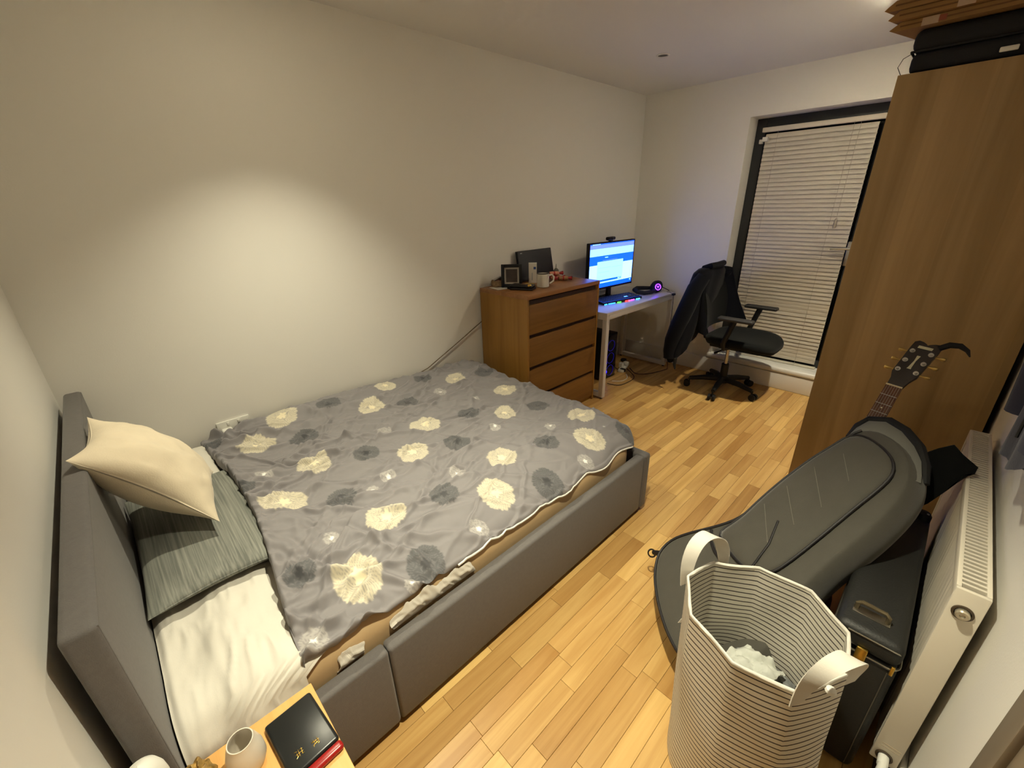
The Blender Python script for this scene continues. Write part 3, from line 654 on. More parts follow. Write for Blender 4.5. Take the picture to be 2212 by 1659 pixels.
    for yv in np.linspace(.86,1.97,60):
        col=np.argmin(np.abs(oy[-1]-yv)); i=np.argmax(X[:,col]); je.append((X[i,col]+.001,Y[i,col],Z[i,col]-.002))
    return o,je
dv,edge=make_duvet(); tag(dv,'grey duvet printed with cream and charcoal flowers, spread over the bed','duvet')
zp=MB().tube([(p[0],p[1],p[2]-.003) for p in edge],.0042,6).build('zip_edge',WPLAS,dv); zp.matrix_parent_inverse=Matrix.Identity(4); zp['label']='white zip along the duvet edge'
# ------------------------------------------------------------------ pillows and cushion
def pillow_grid(corners,thick,nu=34,nv=34,pinch=.06,seed=1,wr=.004,power=.42):
    A,B,Cc,D=[np.array(c,float) for c in corners]           # A-B bottom edge, D-C top edge
    nrm=np.cross(B-A,D-A); nrm/=np.linalg.norm(nrm)
    us=np.sin(np.linspace(-1,1,nu)*math.pi/2)*.5+.5; vs_=np.sin(np.linspace(-1,1,nv)*math.pi/2)*.5+.5
    G=[np.zeros((nu,nv,3)) for _ in range(2)]
    for i,u in enumerate(us):
        for j,v in enumerate(vs_):
            p=(A*(1-u)+B*u)*(1-v)+(D*(1-u)+Cc*u)*v; c=(A+B+Cc+D)/4
            e=pinch*((4*u*(1-u))*(2*v-1)**2+(4*v*(1-v))*(2*u-1)**2)
            p=p+(c-p)*e
            h=(max(0,4*u*(1-u))*max(0,4*v*(1-v)))**power
            w_=wr*(fbm(u*7+seed,v*7,seed)-.5)*2*min(1,h*1.6)
            G[0][i,j]=p+nrm*(thick*.5*h+w_); G[1][i,j]=p-nrm*(thick*.5*h)
    return G
def pillow(name,mt,corners,thick,label,cat='pillow',**k):
    G=pillow_grid(corners,thick,**k); b=MB(); b.grid(G[0]); b.grid(G[1],flip=True)
    o=b.build(name,mt,smooth=75)
    bmm=bmesh.new(); bmm.from_mesh(o.data); bmesh.ops.remove_doubles(bmm,verts=bmm.verts,dist=1e-5); bmm.to_mesh(o.data); bmm.free()
    return tag(o,label,cat)
def streaks():
    mt=mat('pillow_streak',(132,134,124),.8,bump=.15,bscale=300); nt=mt.node_tree; p=nt.nodes['Principled BSDF']; L=nt.links.new
    tc=nt.nodes.new('ShaderNodeTexCoord'); mp=nt.nodes.new('ShaderNodeMapping'); mp.inputs['Scale'].default_value=(3,190,40); L(tc.outputs['Object'],mp.inputs[0])
    nz=nt.nodes.new('ShaderNodeTexNoise'); nz.inputs['Scale'].default_value=1; nz.inputs['Detail'].default_value=4; L(mp.outputs[0],nz.inputs['Vector'])
    rp=nt.nodes.new('ShaderNodeValToRGB'); rp.color_ramp.elements[0].position=.35; rp.color_ramp.elements[1].position=.66
    rp.color_ramp.elements[0].color=(*lin((100,102,96)),1); rp.color_ramp.elements[1].color=(*lin((138,139,130)),1); L(nz.outputs[0],rp.inputs[0]); L(rp.outputs[0],p.inputs['Base Color']); return mt
pillow('pillow',SHEET,[(.05,.10,.508),(.60,.10,.508),(.58,.415,.495),(.05,.415,.495)],.075,'white pillow against the wall, mostly under the cream cushion',seed=3)
pillow('pillow',streaks(),[(.42,.088,.535),(1.115,.088,.525),(1.10,.452,.512),(.42,.452,.520)],.100,'grey-green pillow with fine dark streaks, next to the headboard',seed=8,wr=.006,nu=44,nv=40)
cu=pillow('cushion',CREAM,[(.93,.318,.612),(.575,.37,.612),(.495,.10,.925),(.85,.052,.935)],.20,'cream cushion with pointed corners leaning on the headboard','cushion',pinch=.15,seed=14,wr=.012,nu=44,nv=44,power=.55)
# ------------------------------------------------------------------ bedside table and what stands on it
NT=.462
ns=thing('bedside_table','small beech bedside table between the headboard wall and the bed side','table',(1.74,.18,0))
MB().box(1.549,1.96,.018,.349,NT-.022,NT,bev=.002).build('table_top',BEECH,ns)
for x in (1.565,1.915):
    for yy in (.035,.305): MB().box(x,x+.03,yy,yy+.03,0,NT-.022,bev=.002).build('leg',BEECH,ns)
MB().box(1.57,1.94,.04,.325,.14,.155,bev=.001).build('shelf',BEECH,ns)
wb=thing('lacquer_case','slim black case with a red edge and gold characters, on the bedside table','case',(1.66,.29,NT))
Mk=Matrix.Translation((1.577,.338,NT))@Matrix.Rotation(math.radians(4),4,'Z')
tr(MB().box(0,.148,-.105,0,.0005,.016,bev=.007,seg=3),Mk).build('black_cover',mat('black_lacquer',(26,28,28),.32),wb)
tr(MB().box(.149,.170,-.105,0,.0005,.0155,bev=.007,seg=3),Mk).build('red_edge',mat('red_lacquer',(150,24,22),.3),wb)
def glyph(cx,cy,s,strokes):
    b=MB()
    for (x0,y0,x1,y1) in strokes:
        b.tube([(cx+x0*s,cy+y0*s,.0165),(cx+(x0+x1)/2*s,cy+(y0+y1)/2*s,.0168),(cx+x1*s,cy+y1*s,.0165)],[.0003,.0007,.0003],6)
    return b
G1=[(-1,.6,.9,.8),(-.8,.1,.8,.3),(-.2,1,-.3,-.9),(.3,.8,.5,-.8),(-.9,-.3,.2,-.2),(.1,-.2,.9,-.7),(-.7,-.8,-.2,-.2),(.6,.9,.9,.4)]
G2=[(-.9,.7,.8,.5),(-.5,.9,-.7,.2),(.1,.9,.0,-.9),(-.9,.0,.9,-.1),(-.6,-.3,-.9,-.9),(.4,-.2,.9,-.9),(-.3,-.5,.5,-.6),(.5,.4,.8,.9)]
tr(glyph(.118,-.040,.0085,G1),Mk).build('gold_character',GOLD,wb)
tr(glyph(.112,-.072,.0090,G2),Mk).build('gold_character',GOLD,wb)
va=thing('vase','white ceramic vase with a wide open mouth on the bedside table','vase',(1.622,.178,NT))
MB().lathe((1.628,.192,NT),[(.024,0),(.030,.003),(.036,.02),(.035,.045),(.029,.068),(.0245,.080),(.0245,.082),(.0225,.082),(.0225,.080),(.026,.066),(.031,.045),(.029,.012),(.0005,.008)],36).build('vessel',mat('white_ceramic',(216,208,194),.35),va)
sc2=thing('scrunchie','gold and brown patterned hair scrunchie at the edge of the bedside table','scrunchie',(1.60,.105,NT))
rr=[]
for i in range(48):
    t=2*math.pi*i/48; ring=[]
    for k in range(12):
        q=2*math.pi*k/12; r0=.0135*(1+.25*math.sin(9*t+2*q)+.15*math.sin(5*t)); R0=.026+r0*math.cos(q)
        ring.append((1.600+R0*math.cos(t),.108+R0*.8*math.sin(t),NT+.022+r0*math.sin(q)*1.3))
    rr.append(ring)
MB().grid(np.array(rr),cu=True,cv=True).build('ruffle',mat('gold_pattern_cloth',(150,118,58),.55,var=.55,vscale=70),sc2)
ln_=thing('dome_lamp','small white dome-topped lamp by the wall on the bedside table','lamp',(1.625,.062,NT))
MB().lathe((1.600,.050,NT),[(.030,0),(.032,.004),(.010,.010),(.008,.09)],24,top=True).build('base',WPLAS,ln_)
MB().lathe((1.600,.050,NT),[(.032,.088),(.034,.10),(.0325,.122),(.027,.141),(.016,.153),(.0005,.158)],28).build('dome',WPLAS,ln_)
jr=MB().lathe((1.655,.052,NT),[(.020,0),(.022,.004),(.022,.17),(.018,.178),(.0005,.18)],20).build('tube_bottle',WPLAS); tag(jr,'slim white bottle next to the dome lamp on the bedside table','bottle')
# ------------------------------------------------------------------ desk
DKX,DKY0,DKY1,DKZ=.563,3.058,4.185,.745
dk=thing('desk','white desk with square metal loop legs in the corner by the chest','desk',(.29,3.62,0))
MB().box(.015,DKX,DKY0,DKY1,DKZ-.018,DKZ,bev=.002).build('table_top',mat('white_laminate',(198,194,196),.28),dk)
MB().box(.03,DKX-.002,DKY0+.004,DKY0+.044,DKZ-.058,DKZ-.0185,bev=.002).box(.03,DKX-.002,DKY1-.044,DKY1-.004,DKZ-.058,DKZ-.0185,bev=.002).box(DKX-.042,DKX-.002,DKY0+.04,DKY1-.04,DKZ-.058,DKZ-.0185,bev=.002).box(.03,.07,DKY0+.04,DKY1-.04,DKZ-.058,DKZ-.0185,bev=.002).build('apron_frame',WMET,dk)
for y in (DKY0+.004,DKY1-.044):
    for x in (.03,DKX-.042): MB().box(x,x+.04,y,y+.04,.014,DKZ-.058,bev=.002).build('leg',WMET,dk)
    MB().box(.07,DKX-.042,y,y+.04,.014,.054,bev=.002).build('floor_bar',WMET,dk)
    for x in (.05,DKX-.022): MB().cyl((x,y+.02,0),(x,y+.02,.016),.012).build('levelling_foot',BLK,dk)
# monitor
mo=thing('monitor','flat computer monitor showing a blue and white web page, on the white desk','monitor',(.22,3.53,DKZ))
MX=.262; Mm=Matrix.Translation((MX,3.535,1.045))@Matrix.Rotation(math.radians(-3),4,'Z')
W2,H2=.318,.196
tr(MB().box(-.030,.0,-W2,W2,-H2,H2,bev=.004),Mm).build('housing',BLK,mo)
tr(MB().box(.0,.003,-W2,W2,-H2,-H2+.016).box(.0,.003,-W2,W2,H2-.010,H2).box(.0,.003,-W2,-W2+.010,-H2+.016,H2-.010).box(.0,.003,W2-.010,W2,-H2+.016,H2-.010),Mm).build('bezel',BLK,mo)
def glow(name,c,s): return mat(name,c,.4,emit=c,es=s)
SB=[glow('screen_white',(96,146,255),3.4),glow('screen_blue',(8,70,255),2.2),glow('screen_bar',(80,100,255),2.2),glow('screen_pale',(112,160,255),3.2),glow('screen_grey',(90,140,250),2.8)]
b=MB(); sw0,sw1,sz0,sz1=-W2+.010,W2-.010,-H2+.016,H2-.010
def scr(u0,u1,v0,v1,mi,l=0):
    b.cur=mi; x=.0012+.0002*l
    b.add([(x,sw0+(sw1-sw0)*u0,sz1-(sz1-sz0)*v0),(x,sw0+(sw1-sw0)*u1,sz1-(sz1-sz0)*v0),(x,sw0+(sw1-sw0)*u1,sz1-(sz1-sz0)*v1),(x,sw0+(sw1-sw0)*u0,sz1-(sz1-sz0)*v1)],[(0,1,2,3)])
scr(0,1,0,1,3); scr(0,1,0,.02,1,1); scr(.05,.22,.004,.018,0,2); scr(0,1,.02,.11,2,1); scr(0,1,.11,.27,0,1); scr(0,1,.27,.47,1,1); scr(.33,.40,.305,.325,0,3); scr(.28,.62,.375,.385,2,3)
scr(.17,.76,.40,.88,0,2); scr(.2,.48,.54,.55,4,3); scr(.5,.73,.55,.56,4,3); scr(.2,.45,.64,.65,4,3); scr(.2,.4,.74,.745,4,3)
scr(.17,.73,.82,.865,1,3); scr(.655,.715,.828,.857,0,4); scr(0,1,.90,1,1,2); scr(.95,.98,.92,.95,0,3)
o=tr(b,Mm).build('screen',SB,mo,smooth=0)
MB().tube([(.245,3.545,.90),(.235,3.55,.84),(.225,3.56,.765)],[.02,.022,.026],12).box(.13,.33,3.46,3.66,DKZ+.0005,DKZ+.012,bev=.005).build('stand',BLK,mo)
wc=thing('webcam','black webcam clipped on top of the monitor','webcam',(.255,3.50,1.24))
MB().box(.235,.275,3.45,3.555,1.252,1.279,bev=.012,seg=4).build('camera_bar',BLK,wc)
MB().box(.245,.268,3.485,3.52,1.2415,1.2525,bev=.002).build('clip',BLK,wc)
MB().cyl((.274,3.503,1.266),(.279,3.503,1.266),.010).build('lens',mat('lens_glass',(12,12,16),.1),wc)
# keyboard with coloured lights
kb=thing('keyboard','black keyboard with rainbow backlight on the white desk','keyboard',(.34,3.545,DKZ))
Mkb=Matrix.Translation((.345,3.52,DKZ))@Matrix.Rotation(math.radians(-11.5),4,'Z')@Matrix.Rotation(math.radians(5),4,'Y')
tr(MB().box(-.078,.082,-.235,.235,.008,.028,bev=.006),Mkb).build('case',BLK,kb)
b=MB()
for r in range(5):
    for c_ in range(15):
        if r==4 and 4<=c_<=9:
            if c_==4: b.box(-.066+r*.027,-.045+r*.027,-.222+c_*.0297,-.222+10*.0297-.004,.028,.0335,bev=.002,seg=1)
            continue
        b.box(-.066+r*.027,-.045+r*.027,-.222+c_*.0297,-.222+c_*.0297+.0257,.028,.0335,bev=.002,seg=1)
o=tr(b,Mkb).build('keys',mat('key_black',(26,28,34),.5),kb)
b=MB().box(-.070,.070,-.226,.226,.0282,.0286); tr(b,Mkb).build('key_underglow',mat('underglow',(20,60,160),.5,emit=(20,70,220),es=.35),kb)
COLS=[(40,150,255),(40,130,255),(60,230,60),(255,40,40),(255,60,120),(190,60,255),(60,170,255)]
pos=[(-.225,-.195),(-.18,-.10),(-.075,-.03),(.02,.055),(.06,.085),(.09,.135),(.155,.205)]
for k,(c_,(a,bq)) in enumerate(zip(COLS,pos)):
    tr(MB().box(.0815,.0835,a,bq,.010,.017),Mkb).build('light_strip',mat('led_%d'%k,c_,.5,emit=c_,es=5.),kb,smooth=0)
tr(MB().box(.020,.034,.06,.10,.0336,.0340),Mkb).build('lit_key',mat('lit_key',(70,130,255),.5,emit=(70,130,255),es=4.),kb,smooth=0)
# headset with a purple ring
hs=thing('headset','black headset with a glowing purple ring lying at the end of the desk','headset',(.40,4.02,DKZ))
MB().lathe((.435,4.055,DKZ+.052),[(.048,-.04),(.052,-.02),(.050,.012),(.040,.022),(.0005,.024)],28,ax=(.82,-.5,.25)).build('ear_cup',BLKM,hs)
MB().lathe((.40,4.125,DKZ+.052),[(.046,-.03),(.050,-.015),(.048,.022),(.036,.03),(.0005,.031)],28,ax=(.82,-.5,.25)).build('ear_cup',BLKM,hs)
MB().tube([(.36,4.10,DKZ+.03),(.31,4.03,DKZ+.034),(.29,3.95,DKZ+.042),(.31,3.87,DKZ+.04),(.36,3.84,DKZ+.03),(.41,3.88,DKZ+.022),(.44,3.96,DKZ+.022),(.44,4.03,DKZ+.03)],[.016,.019,.02,.02,.019,.018,.017,.015],10).build('headband',BLKM,hs)
ax=Vector((.82,-.5,.25)).normalized(); cc=Vector((.435,4.055,DKZ+.052))+ax*.0245; e1=ax.orthogonal().normalized(); e2=ax.cross(e1)
PUR=mat('purple_light',(120,50,255),.5,emit=(110,40,255),es=9.)
MB().tube([cc+e1*(.027*math.cos(t))+e2*(.027*math.sin(t)) for t in np.linspace(0,2*math.pi,28,endpoint=False)],.0028,6,closed=True).build('light_ring',PUR,hs)
upv=(Vector((0,0,1))-ax*ax.z).normalized(); rtv=upv.cross(ax)
MB().tube([cc+upv*.011-rtv*.011,cc-upv*.011,cc+upv*.011+rtv*.011],.0022,6).tube([cc+upv*.004-rtv*.002,cc+upv*.007+rtv*.003],.002,6).build('logo',PUR,hs)
MB().tube([(.47,4.10,DKZ+.05),(.50,4.13,DKZ+.03),(.51,4.16,DKZ+.014),(.505,4.17,DKZ+.010)],.0035,6).build('microphone_boom',BLKM,hs)
cb=thing('cable_remote','black inline cable remote hanging off the end of the desk','remote',(.58,4.12,.74))
MB().box(.567,.595,4.10,4.135,.728,.748,bev=.006).build('remote_body',BLK,cb)
MB().tube([(.505,4.13,DKZ+.006),(.54,4.125,DKZ+.006),(.568,4.12,.742)],.0022,6).tube([(.58,4.118,.729),(.585,4.12,.60),(.583,4.122,.40),(.59,4.13,.2),(.60,4.14,.02),(.62,4.10,.004)],.0022,6).build('lead',BLKM,cb)
# computer tower under the desk
pc=thing('computer_tower','black computer tower with blue lights under the desk','computer',(.18,3.5,0))
MB().box(.035,.335,3.395,3.60,.012,.44,bev=.006).build('case',BLK,pc)
MB().box(.336,.339,3.405,3.59,.03,.43,bev=.001).build('front_panel',mat('tower_glass',(14,14,18),.15),pc)
BLU=mat('blue_led',(40,40,255),.5,emit=(40,30,255),es=3.)
for z in (.09,.21,.33):
    MB().tube([(.341,3.497+.055*math.cos(t),z+.05*math.sin(t)) for t in np.linspace(0,2*math.pi,20,endpoint=False)],.0018,6,closed=True).build('fan_ring',mat('blue_led_dim',(30,20,120),.5,emit=(40,20,255),es=.10),pc)
MB().box(.339,.342,3.42,3.44,.165,.185).box(.339,.342,3.41,3.45,.075,.095).build('power_light',BLU,pc,smooth=0)
for x in (.06,.30):
    for y in (3.415,3.575): MB().cyl((x,y,0),(x,y,.013),.012).build('foot',BLK,pc)
# extension lead and loose cables on the floor
ex=thing('power_strip','white extension block with plugs on the floor beside the computer tower','power strip',(.28,3.80,0))
tr(MB().box(-.03,.03,-.13,.13,.0,.03,bev=.006),Matrix.Translation((.29,3.83,0))@Matrix.Rotation(.35,4,'Z')).build('strip_body',WPLAS,ex)
MB().box(.27,.31,3.76,3.80,.030,.075,bev=.006).box(.28,.32,3.83,3.87,.030,.07,bev=.006).build('white_adapter',WPLAS,ex)
MB().box(.31,.36,3.72,3.76,.0,.035,bev=.006).build('black_adapter',BLK,ex)
for k,(pts,mt_,lb) in enumerate((([(.40,3.38,.006),(.50,3.42,.004),(.52,3.55,.004),(.50,3.68,.004),(.42,3.76,.006),(.34,3.80,.02)],BLKM,'black cable curling out under the front of the desk'),([(.40,3.46,.006),(.46,3.52,.004),(.46,3.62,.004),(.40,3.70,.006)],WPLAS,'white cable lying on the floor by the computer tower'),([(.34,3.86,.01),(.46,3.78,.004),(.55,3.86,.004),(.60,4.0,.004),(.62,4.10,.004)],BLKM,'dark cable looping across the floor towards the office chair'),([(.22,3.62,.30),(.16,3.70,.12),(.20,3.78,.02),(.28,3.74,.01)],BLKM,'black cable hanging behind the computer tower'))):
    P=[Vector(p) for p in pts]; Q=[]
    for i in range(len(P)-1):
        p0,p1,p2,p3=P[max(i-1,0)],P[i],P[i+1],P[min(i+2,len(P)-1)]
        for q in range(6):
            t=q/6; Q.append(.5*((2*p1)+(p2-p0)*t+(2*p0-5*p1+4*p2-p3)*t*t+(3*p1-p0-3*p2+p3)*t**3))
    Q.append(P[-1]); o=MB().tube(Q,.0032,6).build('floor_cable',mt_); tag(o,lb,'cable','loose cables under the desk')
bk=MB().lathe((.17,4.02,0),[(.03,0),(.034,.006),(.03,.022),(.012,.028)],20,top=True).build('charger_puck',BLK); tag(bk,'small round black charger on the floor under the desk','charger')
# ------------------------------------------------------------------ office chair (faces the wardrobe side)
CX,CY=1.20,3.955
oc=thing('office_chair','black swivel office chair with armrests in front of the blind','chair',(CX,CY,0))
for k in range(5):
    a=math.radians(-84+72*k); dx,dy=math.cos(a),math.sin(a)
    p=[(CX+dx*.03,CY+dy*.03,.105),(CX+dx*.15,CY+dy*.15,.098),(CX+dx*.27,CY+dy*.27,.078)]
    MB().tube(p,[.027,.023,.017],10).build('leg',BLK,oc)
    c=Vector((CX+dx*.285,CY+dy*.285,.028)); 
    g=MB()
    side=Vector((-dy,dx,0))
    for s_ in (-1,1): g.cyl(c+side*(s_*.009),c+side*(s_*.027),.0275,seg=18)
    g.cyl(c+Vector((-dx*.015,-dy*.015,.0)),c+Vector((-dx*.015,-dy*.015,.052)),.008)
    g.build('caster',BLK,oc)
MB().lathe((CX,CY,0),[(.045,.075),(.045,.12),(.03,.135),(.03,.24),(.026,.245)],24,top=True).build('hub',BLK,oc)
MB().cyl((CX,CY,.24),(CX,CY,.40),.014).build('gas_lift',CHROME,oc)
MB().box(CX-.13,CX+.11,CY-.09,CY+.09,.395,.44,bev=.012).tube([(CX+.02,CY-.08,.415),(CX+.0,CY-.20,.405),(CX-.02,CY-.24,.395)],[.006,.006,.010],8).build('tilt_mechanism',BLK,oc)
# seat: rounded waterfall cushion
rings=[]
N=40
def seat_ring(sc,z,bulge=0):
    out=[]
    for i in range(N):
        t=2*math.pi*i/N; ct,st=math.cos(t),math.sin(t)
        x=abs(ct)**.55*math.copysign(1,ct)*.265*sc; y_=abs(st)**.6*math.copysign(1,st)*.255*sc
        out.append((CX+.105+x*(1 if x<0 else 1.02),CY+y_,z-.03*max(0,x/.265)**3+.012*(y_/.25)**2))
    return out
MB().loft([seat_ring(.80,.440),seat_ring(.95,.447),seat_ring(1.0,.470),seat_ring(1.0,.492),seat_ring(.96,.508),seat_ring(.8,.514),seat_ring(.45,.512),seat_ring(.1,.511)]).build('seat',BLKF,oc,smooth=60)
# backrest: curved mesh panel with frame
G=np.zeros((15,13,3))
for i,u in enumerate(np.linspace(-1,1,15)):
    for j,v in enumerate(np.linspace(0,1,13)):
        wdt=.235*(1-.10*v**2-.12*(1-v)**2)
        G[i,j]=(CX-.175-.10*v+.05*(u*u)*.7+.03*math.sin(v*math.pi),CY+u*wdt,.56+.44*v-.02*u*u*v)
MB().slab(G,.022).build('backrest',BLKF,oc,smooth=70)
MB().tube([(CX-.10,CY,.43),(CX-.20,CY,.45),(CX-.235,CY,.56),(CX-.25,CY,.72)],[.025,.024,.02,.014],10).build('back_support',BLK,oc)
for s_ in (-1,1):
    y_=CY+s_*.285
    ar=MB().tube([(CX+.06,CY+s_*.13,.432),(CX+.05,y_-s_*.02,.45),(CX+.045,y_,.50),(CX+.075,y_,.60),(CX+.10,y_,.685)],[.014,.016,.02,.021,.022],10).build('arm_post',BLK,oc)
    pd_=MB().box(CX-.02,CX+.235,y_-.036,y_+.036,.685,.712,bev=.012,seg=3).build('armrest',mat('armrest_pad',(40,37,36),.6),oc)
# jacket over the chair back
jk=thing('jacket','dark navy jacket draped over the back of the office chair','jacket',(.93,CY,.4))
def jrings():
    R_=[]; N=64; zs=[1.045,1.042,1.03,1.0,.94,.86,.78,.70,.60,.50,.42,.36,.33]
    for k,z in enumerate(zs):
        f=k/(len(zs)-1); ring=[]
        cx=CX-.235-.02*f-.10*f*f; hx=.018+.055*min(1,k/3)+.035*f; hy=(.10,.17,.215,.245,.262,.268,.272,.278,.282,.28,.27,.25,.235)[k]
        for i in range(N):
            t=2*math.pi*i/N; ct,st=math.cos(t),math.sin(t)
            fo=1+.10*f*math.sin(9*t+2.5*f)+.07*f*math.sin(14*t+1+4*f)+.04*math.sin(5*t+k*.4)
            x=cx+hx*fo*ct; y_=CY-.015-.09*f*f+hy*(abs(st)**.85*math.copysign(1,st))*(1+.05*f*math.sin(7*t+k))
            # near half falls lower than far half, open at the front where the chair back shows
            drop=(.0 if f<.5 else (f-.5)*2)*( .06*max(0,-st)-.22*max(0,st)-.20*max(0,ct)*(1-max(0,-st)))
            ring.append((x,y_,z-drop*1.0+.012*f*math.sin(6*t)))
        R_.append(ring)
    return R_
R_=jrings(); MB().loft(R_,cap0=True,cap1=False).build('jacket_body',NAVY,jk,smooth=70)
sl=[(CX-.20,CY-.235,.99),(CX-.235,CY-.285,.90),(CX-.27,CY-.315,.75),(CX-.315,CY-.325,.60),(CX-.35,CY-.33,.46),(CX-.36,CY-.33,.36),(CX-.355,CY-.33,.30)]
MB().tube(sl,[.05,.062,.066,.064,.060,.052,.047],16).build('sleeve',NAVY,jk,smooth=70)
sl=[(CX-.21,CY+.235,.99),(CX-.25,CY+.27,.90),(CX-.28,CY+.28,.75),(CX-.30,CY+.28,.60),(CX-.31,CY+.28,.50)]
MB().tube(sl,[.05,.06,.06,.056,.048],16).build('sleeve',NAVY,jk,smooth=70)
G=np.zeros((14,9,3))
for i,v in enumerate(np.linspace(0,1,14)):
    for j,u in enumerate(np.linspace(0,1,9)):
        z=1.03-.40*v-.05*u*v; fo=.010*math.sin(u*9+v*5)*(.3+v)
        G[i,j]=(CX-.245+.02*u+(.05+.19*v)*u**.8+fo,CY+.16+.10*math.sin(u*1.7)-.02*v+.02*u*v,z-.02*u)
MB().slab(G,.012).build('front_panel',NAVY,jk,smooth=70)
G=np.zeros((14,9,3))
for i,v in enumerate(np.linspace(0,1,14)):
    for j,u in enumerate(np.linspace(0,1,9)):
        z=1.02-.46*v-.03*u*v; fo=.010*math.sin(u*8+v*6+2)*(.3+v)
        G[i,j]=(CX-.245+.02*u+(.03+.07*v)*u+fo,CY-.16-.10*math.sin(u*1.7)+.02*v-.02*u*v+.05*u*u,z-.02*u)
MB().slab(G,.012).build('front_panel',NAVY,jk,smooth=70)
MB().tube([(CX-.26,CY-.12,1.035),(CX-.20,CY-.13,1.06),(CX-.18,CY,1.062),(CX-.20,CY+.12,1.06),(CX-.26,CY+.11,1.035)],.024,10).build('collar',NAVY,jk)
MB().tube([(CX-.30,CY-.33,.31),(CX-.30,CY-.332,.25),(CX-.29,CY-.335,.21)],[.016,.014,.006],8).build('strap_end',BLKM,jk)
# ------------------------------------------------------------------ radiator on the right wall
RX0,RX1,RY0,RY1,RZ0,RZ1=2.584,2.640,1.413,2.392,.125,.756
RADW=mat('radiator_enamel',(214,206,190),.35)
ra=thing('radiator','white double panel radiator with a slotted top grille on the side wall','radiator',(2.61,1.9,.13))
G=np.zeros((90,4,3))
for i,yv in enumerate(np.linspace(RY0+.02,RY1-.02,90)):
    off=.004*math.cos((yv-RY0)/.0333*2*math.pi)
    for j,(z,s_) in enumerate(((RZ0,0),(RZ0+.03,1),(RZ1-.06,1),(RZ1-.03,0))): G[i,j]=(RX0+.006-off*s_,yv,z)
MB().slab(G,.003,nrm=(1,0,0)).build('front_panel',RADW,ra,smooth=60)
MB().box(RX1-.006,RX1-.002,RY0+.02,RY1-.02,RZ0,RZ1-.02).build('rear_panel',RADW,ra)
for y0,y1 in ((RY0,RY0+.010),(RY1-.010,RY1)):
    MB().box(RX0,RX1,y0,y1,RZ0,RZ1,bev=.003).build('end_cover',RADW,ra)
MB().box(RX0,RX0+.009,RY0+.010,RY1-.010,RZ1-.032,RZ1,bev=.002).box(RX1-.009,RX1,RY0+.010,RY1-.010,RZ1-.032,RZ1,bev=.002).build('grille_rim',RADW,ra)
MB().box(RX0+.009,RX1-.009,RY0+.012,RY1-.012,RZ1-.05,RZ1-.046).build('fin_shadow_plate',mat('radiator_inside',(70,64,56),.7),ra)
bar=MB().box(-(RX1-RX0)/2+.008,(RX1-RX0)/2-.008,-.0035,.0035,-.010,0).build('grille_bar',RADW,smooth=0); bd_=bar.data; bpy.data.objects.remove(bar)
for k in range(58):
    o=bpy.data.objects.new('grille_bar',bd_); COL.objects.link(o); o.location=((RX0+RX1)/2,RY0+.026+k*(RY1-RY0-.052)/57,RZ1-.0005); attach(o,ra)
xc=(RX0+RX1)/2-.002
MB().lathe((xc,RY0,RZ1-.058),[(.0185,.0),(.0185,.003),(.014,.0035),(.014,.001)],28,ax=(0,-1,0)).build('plug_ring',mat('dark_ring',(70,58,44),.4),ra)
MB().lathe((xc,RY0,RZ1-.058),[(.0125,.0),(.0125,.010),(.010,.013),(.005,.013),(.004,.010),(.0005,.010)],24,ax=(0,-1,0)).build('air_plug',mat('nickel_plug',(200,190,168),.3,metal=.7),ra)
MB().lathe((xc,RY0,RZ0+.028),[(.0185,.0),(.0185,.003),(.014,.0035),(.014,.001)],28,ax=(0,-1,0)).build('plug_ring',MAT['dark_ring'],ra)
MB().cyl((xc,RY0,RZ0+.028),(xc,RY0-.03,RZ0+.028),.012).cyl((xc,RY0-.03,RZ0+.03),(xc,RY0-.055,RZ0+.03),.010,.012).build('valve',WPLAS,ra)
MB().cyl((xc,RY0-.022,RZ0+.02),(xc,RY0-.022,0),.0075).build('pipe',WPLAS,ra)
MB().box(RX0+.012,RX1-.006,RY0-.0008,RY0+.001,RZ0+.062,RZ0+.0635).box(RX0+.012,RX1-.006,RY0-.0008,RY0+.001,RZ0+.072,RZ0+.0745).build('end_crease',mat('radiator_crease',(170,156,134),.5),ra)
for yv in (RY0+.15,RY1-.15): MB().box(RX1-.002,ROOM_X-.002,yv-.015,yv+.015,RZ0+.05,RZ1-.08).build('wall_bracket',RADW,ra)
# ------------------------------------------------------------------ hard case beside the radiator
HC=mat('black_case_covering',(30,30,28),.55,bump=.4,bscale=220)
hc=thing('hard_case','black hard instrument case with metal trim, standing beside the radiator','case',(2.49,1.97,0))
HX0,HX1,HY0,HY1,HZ=2.420,2.566,1.415,2.115,.512
MB().box(HX0,HX1,HY0,HY1,.008,.440,bev=.022,seg=4).build('case_body',HC,hc)
MB().box(HX0,HX1,HY0,HY1,.443,HZ,bev=.024,seg=4).build('lid',HC,hc)
VAL=mat('nickel_trim',(176,172,158),.3,metal=1.)
def rrect(x0,x1,y0,y1,z,r,n=5):
    P=[]
    for cx,cy,a0 in ((x1-r,y0+r,-90),(x1-r,y1-r,0),(x0+r,y1-r,90),(x0+r,y0+r,180)):
        for k in range(n+1):
            a=math.radians(a0+90*k/n); P.append((cx+r*math.cos(a),cy+r*math.sin(a),z))
    return P
MB().tube(rrect(HX0-.001,HX1+.001,HY0-.001,HY1+.001,.4415,.024),.003,6,closed=True).build('metal_valance',VAL,hc)
MB().tube([(HX0+.03,HY0-.0005,HZ-.012),(HX1-.03,HY0-.0005,HZ-.012),(HX1-.012,HY0+.004,HZ-.016),(HX1-.003,HY0+.018,HZ-.03)],.0022,6).build('front_trim',VAL,hc)
